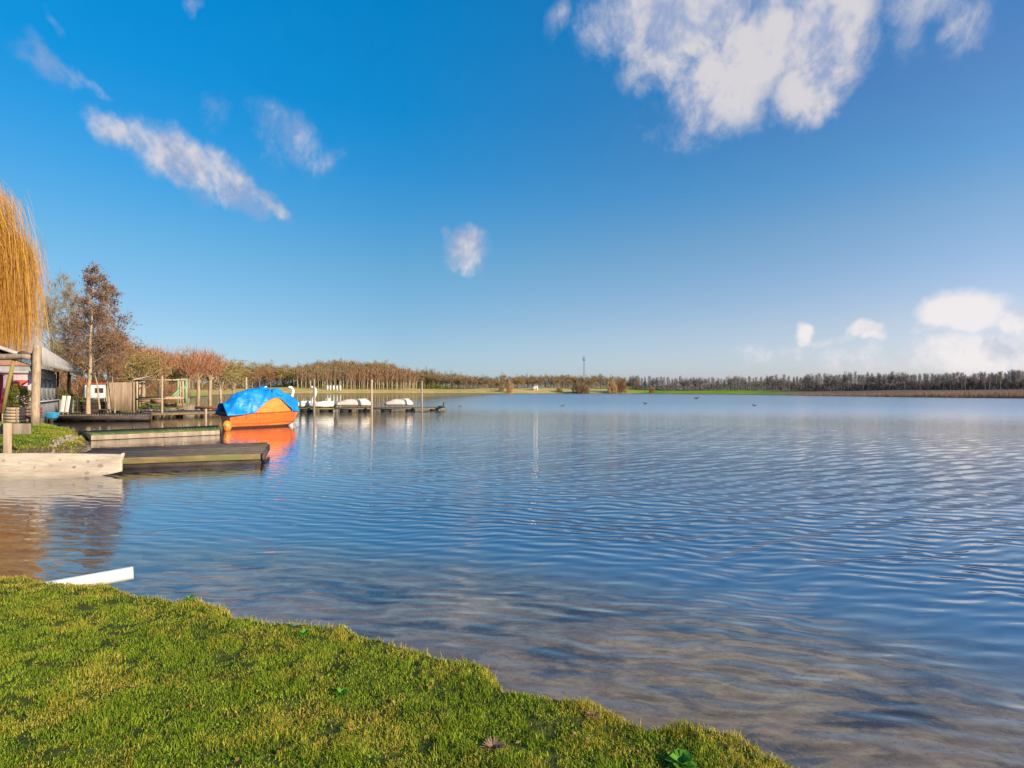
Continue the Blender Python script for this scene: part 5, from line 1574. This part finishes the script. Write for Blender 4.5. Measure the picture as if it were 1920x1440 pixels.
# pale poplars planted in rows
n_p = 0
for row, Yr in enumerate((432, 440, 450)):
    x = 558 + row * 2.5
    while x < 782:
        far_tree('poplar_tree', x + rs.uniform(-1, 1), Yr + rs.uniform(-2, 2), 689 + rs.uniform(-3, 4) + (0 if x < 740 else 3), 'poplar', 70 + rs.randrange(4), 'bark_poplar', 'twig_rust' if x > 655 else 'twig_brown', 'slender pale trunked poplar in the planted rows across the lake', 'planted poplars across the lake', wide=rs.uniform(.9, 1.2), wm=1.5)
        x += rs.uniform(6.5, 9.0); n_p += 1

# red shooted pollards near the left
for px, Y, yt, lab, wd in ((299, 66, 640, 'pollard with a dense fan of rust red shoots above the pergola', 1.0), (352, 88, 652, 'pollard with orange red shoots right above the climbing frame', 1.0), (372, 96, 646, 'tallest red shooted pollard, second of the trio right of the pergola', .9), (394, 104, 650, 'red shooted pollard, right hand one of the trio left of the orange boat', 1.0)):
    far_tree('pollard_tree', px, Y, yt, 'pollard', 80 + px % 3, 'bark_dark' if px < 320 else 'bark', 'twig_red', lab, None, wide=wd, wm=1.3)
for px, Y, yt, lab in ((268, 60, 655, 'bare brown tree behind the left half of the pergola'), (246, 72, 640, 'rounded russet tree above the slatted screen'), (330, 92, 668, 'dull olive tree between the red pollards'), (415, 120, 672, 'dull brown tree right of the red pollards'), (438, 150, 676, 'pale olive tree above the mooring post by the tarp'),
                       (150, 85, 640, 'dense rust tree behind the alder trunks'), (185, 78, 632, 'rust brown tree behind the small caravan'), (222, 90, 635, 'orange brown tree behind the slatted screen'), (120, 95, 640, 'olive brown tree right behind the pavilion roof end')):
    far_tree('woodland_tree', px, Y, yt, 'round', 90 + px % 3, 'bark', 'twig_rust' if ('rust' in lab or 'russet' in lab or 'orange' in lab) else 'twig_olive', lab, None, wide=1.15, wm=1.6)

def left_pts(g, n):
    px = g.uniform(85, 345, n); return px, g.uniform(72, 105, n)
thicket('undergrowth', left_pts, 15000, lambda g, px, n: 4.5 * (.5 + .8 * vnoise(px * .06, px * 0, 12)), 'twig_rust', 37, (.03, .07), (.4, 1.2))

# lone bushes on the far shore
for px, Y, yt, tw, lab, wd in ((956, 405, 712, 'twig_gold', 'upright golden bush standing on the far beach left of the white hut', .62), (1048, 412, 724, 'twig_gold', 'low orange bush on the far beach between hut and mast', 1.3), (1085, 402, 711, 'twig_brown', 'broad bare willow bush at the foot of the mast', 1.0), (1094, 404, 716, 'twig_rust', 'low brown bush touching the foot of the mast', 1.2),
                               (1148, 403, 710, 'twig_gold', 'leaning pale bush at the right end of the far beach', .8), (1166, 405, 708, 'twig_rust', 'tall brown bush where the far beach turns green', .7), (1222, 392, 724, 'twig_red', 'small reddish bush on the green far shore', .9), (940, 416, 722, 'twig_olive', 'dark little bush beside the golden one', 1.2)):
    far_tree('shrub', px, Y, yt, 'bush', 95, 'bark_grey', tw, lab, None, wide=wd, wm=1.0, cat='shrub')

# mast
p = GP(1095, 455); root = empty('radio_mast', p); tag(root, 'tall thin dark radio mast above the far woods', 'mast')
Hm = top_z(667, 455) - p.z
mb = MB()
for i in range(3):
    a_ = 2 * PI * i / 3
    mb.tube([(math.cos(a_) * .8, math.sin(a_) * .8, -.5), (math.cos(a_) * .35, math.sin(a_) * .35, Hm * .86)], [.14, .10], 6)
nb_ = 16
for k in range(nb_):
    z0_, z1_ = Hm * .86 * k / nb_, Hm * .86 * (k + 1) / nb_
    for i in range(3):
        r0_ = .8 - .45 * k / nb_; r1_ = .8 - .45 * (k + 1) / nb_
        a0_, a1_ = 2 * PI * i / 3, 2 * PI * (i + 1) / 3
        mb.tube([(math.cos(a0_) * r0_, math.sin(a0_) * r0_, z0_), (math.cos(a1_) * r1_, math.sin(a1_) * r1_, z1_)], .06, 4)
mb.build('lattice', M['steel'], root)
for k in range(3):
    mb = MB(); a_ = 2 * PI * k / 3 + .4; mb.box((math.cos(a_) * .8, math.sin(a_) * .8, Hm * .90), (.35, .35, 3.0), a_); mb.build('antenna', M['steel'], root)
mb = MB(); mb.tube([(0, 0, Hm * .84), (0, 0, Hm)], .22, 8); mb.build('spike', M['steel'], root)

# white hut on the far beach
root = empty('beach_hut', GP(1003, 425), .2); tag(root, 'tiny white hut on the far beach in front of the woods', 'hut')
mb = MB(); mb.box((0, 0, 1.2), (4.0, 3.0, 3.0)); mb.build('wall', M['cream'], root)
mb = MB(); mb.add([(-2.3, -1.8, 2.7), (2.3, -1.8, 2.7), (2.3, 1.8, 2.7), (-2.3, 1.8, 2.7), (-2.3, 0, 3.7), (2.3, 0, 3.7)], [[0, 1, 5, 4], [2, 3, 4, 5], [0, 4, 3], [1, 2, 5], [3, 2, 1, 0]]); mb.build('roof', M['steel'], root)
mb = MB(); mb.box((.6, -1.52, 1.0), (.9, .06, 2.1)); mb.build('door', M['dark'], root)
# white cabins under the poplars
for i, px in enumerate((614, 619.5, 625.5, 632, 638)):
    o = MB(); o.box((0, 0, 1.6), (1.25, 1.25, 3.2)); o.add([(-.72, -.72, 3.2), (.72, -.72, 3.2), (.72, .72, 3.2), (-.72, .72, 3.2), (0, 0, 3.9)], [[0, 1, 4], [1, 2, 4], [2, 3, 4], [3, 0, 4], [3, 2, 1, 0]])
    ob = o.build('changing_cabin', M['white_paint']); ob.location = GP(px, 424); tag(ob, 'narrow white cabin in the row of five below the poplars', 'cabin', 'white cabins below the poplars')
# ------------------------------------------------------------------ sun and sky
sd = Vector((math.sin(math.radians(SUN_AZ)) * math.cos(math.radians(SUN_EL)), math.cos(math.radians(SUN_AZ)) * math.cos(math.radians(SUN_EL)), math.sin(math.radians(SUN_EL))))
ld = bpy.data.lights.new('sun', 'SUN'); ld.energy = 4.6; ld.angle = math.radians(0.5); ld.color = (1.0, 0.87, 0.70)
lo = bpy.data.objects.new('sun', ld); C.objects.link(lo)
lo.rotation_euler = sd.to_track_quat('Z', 'Y').to_euler(); lo.location = sd * 50

CLOUDS = [  # photo column, row, half width, half height, tilt (deg, counter-clockwise), weight
    (1285, 20, 190, 120, 0, 1.22), (1420, 105, 190, 115, 25, 1.3), (1530, 50, 105, 140, 0, 1.25), (1375, 190, 90, 70, 10, 1.1), (1530, 160, 85, 70, 20, 1.1), (1240, 100, 95, 95, 0, .8), (1590, -30, 150, 60, 0, .9),
    (1048, 38, 30, 62, -32, .62), (1760, -5, 130, 60, 0, .62), (1815, 45, 55, 60, -30, .60), (1690, 60, 60, 70, 0, .35),
    (108, 122, 62, 44, -35, .66), (170, 165, 40, 16, -15, .42), (50, 95, 50, 22, 0, .30),
    (222, 248, 62, 30, -30, .85), (325, 302, 112, 58, -24, 1.02), (255, 252, 40, 34, 0, .85), (398, 292, 34, 34, 0, .80), (432, 338, 78, 46, -35, .98), (505, 372, 65, 16, -32, .6), 
    (400, 215, 36, 46, 0, .33), (545, 260, 95, 62, -15, .42), (590, 290, 40, 50, 20, .3), (358, 8, 22, 24, -30, .5), (115, 40, 40, 14, -50, .3),
    (877, 468, 40, 38, 0, 1.05), (838, 440, 14, 26, 25, .5), (1210, 240, 40, 40, 30, .25),
    (1815, 588, 74, 44, 0, 1.6), (1785, 602, 55, 30, 0, 1.0), (1900, 600, 38, 26, 0, 1.0), (1850, 660, 150, 42, 0, 1.15), (1503, 627, 16, 24, 0, 1.3), (1625, 628, 32, 17, -10, 1.3), (1745, 622, 40, 12, 0, .5),
    (1450, 662, 90, 20, 0, .42), (1600, 668, 170, 28, 0, .45), (1560, 640, 60, 12, 0, .4)]

def cloud_cover(g, d):
    sep = nd(g, 'ShaderNodeSeparateXYZ'); g.links.new(d, sep.inputs[0])
    az = mth(g, 'ARCTAN2', sep.outputs[0], sep.outputs[1]); el = mth(g, 'ARCSINE', sep.outputs[2])
    cb = nd(g, 'ShaderNodeCombineXYZ'); g.links.new(az, cb.inputs[0]); g.links.new(el, cb.inputs[1])
    # ragged edges: push the lookup about with noise
    wn = nd(g, 'ShaderNodeTexNoise'); g.links.new(d, wn.inputs['Vector']); wn.inputs['Scale'].default_value = 12; wn.inputs['Detail'].default_value = 3; wn.inputs['Roughness'].default_value = .6
    ae = vmth(g, 'ADD', cb.outputs[0], vmth(g, 'SCALE', vmth(g, 'SUBTRACT', wn.outputs['Color'], (.5, .5, .5)), .06))
    ae = vmth(g, 'MULTIPLY', ae, (1, 1, 0))
    tot = None
    for px, py, rx, ry, rot, w in CLOUDS:
        u = (px - CX) / F; v = (CY - py) / F
        a = math.atan(u); e = math.atan(v / math.sqrt(1 + u * u))
        sx = rx / F / (1 + u * u) ** .75; sy = ry / F / (1 + u * u + v * v) ** .5 / (1 + .6 * v * v)
        mp = nd(g, 'ShaderNodeMapping'); mp.vector_type = 'TEXTURE'
        g.links.new(ae, mp.inputs[0]); mp.inputs['Location'].default_value = (a, e, 0); mp.inputs['Rotation'].default_value = (0, 0, math.radians(rot)); mp.inputs['Scale'].default_value = (sx * 1.55, sy * 1.55, 1)
        ln = vmth(g, 'LENGTH', mp.outputs[0], out=1)
        k = ramp01(g, ln, 1.0, 0.05, 0.0, w)
        tot = k if tot is None else mth(g, 'MAXIMUM', tot, k)
    def puff(vec, det):
        st = nd(g, 'ShaderNodeMapping'); g.links.new(vec, st.inputs[0]); st.inputs['Rotation'].default_value = (0.3, 0.5, 0.2); st.inputs['Scale'].default_value = (1.25, 1, 1)
        return noise(g, st.outputs[0], 13.5, det, .66, .25)
    n = puff(d, 8)
    n_sun = puff(vmth(g, 'ADD', d, tuple(sd * .022 + Vector((0, 0, .012)))), 3)
    t = mth(g, 'MULTIPLY_ADD', n, 1.7, -1.02)
    t = mth(g, 'ADD', t, mth(g, 'MULTIPLY', tot, 1.28))
    t = mth(g, 'MULTIPLY', t, ramp01(g, tot, .02, .25))
    return t, mth(g, 'SUBTRACT', n, n_sun), tot

w = bpy.data.worlds.new('World'); SC.world = w; w.use_nodes = True
nt = w.node_tree; nt.nodes.clear()
out = nt.nodes.new('ShaderNodeOutputWorld'); bg = nt.nodes.new('ShaderNodeBackground')
nt.links.new(bg.outputs[0], out.inputs[0])
sky = nt.nodes.new('ShaderNodeTexSky'); sky.sky_type = 'NISHITA'; sky.sun_disc = False
sky.sun_elevation = math.radians(SUN_EL); sky.sun_rotation = math.radians(SUN_AZ)
sky.air_density = 1.0; sky.dust_density = 0.6; sky.ozone_density = 1.6
SKY_S = 0.09
bg.inputs[1].default_value = SKY_S
dirv = nt.nodes.new('ShaderNodeTexCoord').outputs['Generated']
dirn = vmth(nt, 'NORMALIZE', dirv)
sep = nd(nt, 'ShaderNodeSeparateXYZ'); nt.links.new(dirn, sep.inputs[0])
def grade(stops):
    cr = nt.nodes.new('ShaderNodeValToRGB'); el_ = cr.color_ramp.elements
    while len(el_) < len(stops): el_.new(0.5)
    for e_, (z_, c_) in zip(el_, stops): e_.position = z_; e_.color = (*[q * .75 for q in c_], 1)
    nt.links.new(sep.outputs[2], cr.inputs[0]); return cr.outputs[0]
# crisp winter air: deeper blue away from the sun, paler towards it
ga = grade([(0.0, (0.36, 0.46, 0.80)), (0.067, (0.36, 0.445, 0.61)), (0.122, (0.335, 0.455, 0.575)), (0.211, (0.28, 0.515, 0.615)), (0.295, (0.17, 0.55, 0.73)), (0.372, (0.077, 0.58, 0.84)), (0.443, (0.02, 0.62, 0.93)), (0.556, (0.0, 0.705, 1.07))])
gb = grade([(0.0, (0.74, 0.78, 1.3)), (0.041, (0.82, 0.79, 1.08)), (0.103, (0.90, 0.80, 0.92)), (0.179, (0.79, 0.80, 0.92)), (0.251, (0.68, 0.81, 0.91)), (0.32, (0.46, 0.78, 0.98)), (0.42, (0.42, 0.69, 0.96)), (0.56, (0.22, 0.7, 1.07))])
hz = vmth(nt, 'NORMALIZE', vmth(nt, 'MULTIPLY', dirn, (1, 1, 0)))
sunside = ramp01(nt, vmth(nt, 'DOT_PRODUCT', hz, tuple(Vector((sd.x, sd.y, 0)).normalized()), out=1), -.76, .05, smooth=False)
gr_ = mixc(nt, sunside, ga, gb)
skyc = vmth(nt, 'SCALE', vmth(nt, 'MULTIPLY', sky.outputs[0], gr_), 0.12 / SKY_S / .75)
t_, dl_, tot_ = cloud_cover(nt, dirn)
cov = ramp01(nt, t_, -0.05, 1.15, 0, .90)
lowf = noise(nt, vmth(nt, 'ADD', dirn, (3.1, 1.7, .4)), 8.0, 4, .6)
lit = ramp01(nt, mth(nt, 'ADD', mth(nt, 'ADD', dl_, mth(nt, 'MULTIPLY', cov, .12)), mth(nt, 'ADD', mth(nt, 'MULTIPLY_ADD', lowf, 1.3, -.64), mth(nt, 'MULTIPLY_ADD', sunside, .20, -.09))), -.14, .28)
ccol = mixc(nt, lit, (0.215, 0.26, 0.385), (0.46, 0.435, 0.44))
lowc = ramp01(nt, sep.outputs[2], .30, .10)
ccol = mixc(nt, lowc, ccol, mixc(nt, lit, (.36, .38, .44), (.56, .53, .53)))
ccol = vmth(nt, 'SCALE', ccol, 1.0 / SKY_S)
col = mixc(nt, cov, skyc, ccol)
nt.links.new(col, bg.inputs[0])
w.cycles.sampling_method = 'NONE'

# ------------------------------------------------------------------ camera and view
cam = bpy.data.cameras.new('camera'); co = bpy.data.objects.new('camera', cam); C.objects.link(co)
co.location = (0, 0, ZC); co.rotation_euler = (math.radians(90), 0, 0)
cam.sensor_fit = 'HORIZONTAL'; cam.sensor_width = 36.0; cam.lens = 36.0 * F / 1920.0
cam.shift_y = (CY - 720.0) / 1920.0
cam.clip_start = 0.1; cam.clip_end = 12000
SC.camera = co
SC.view_settings.view_transform = 'Standard'; SC.view_settings.look = 'None'
SC.view_settings.exposure = 0.7; SC.view_settings.gamma = 1.0
SC.render.resolution_x, SC.render.resolution_y = 1024, 768
SC.cycles.max_bounces = 8; SC.cycles.transparent_max_bounces = 12
SC.cycles.caustics_reflective = False; SC.cycles.caustics_refractive = False
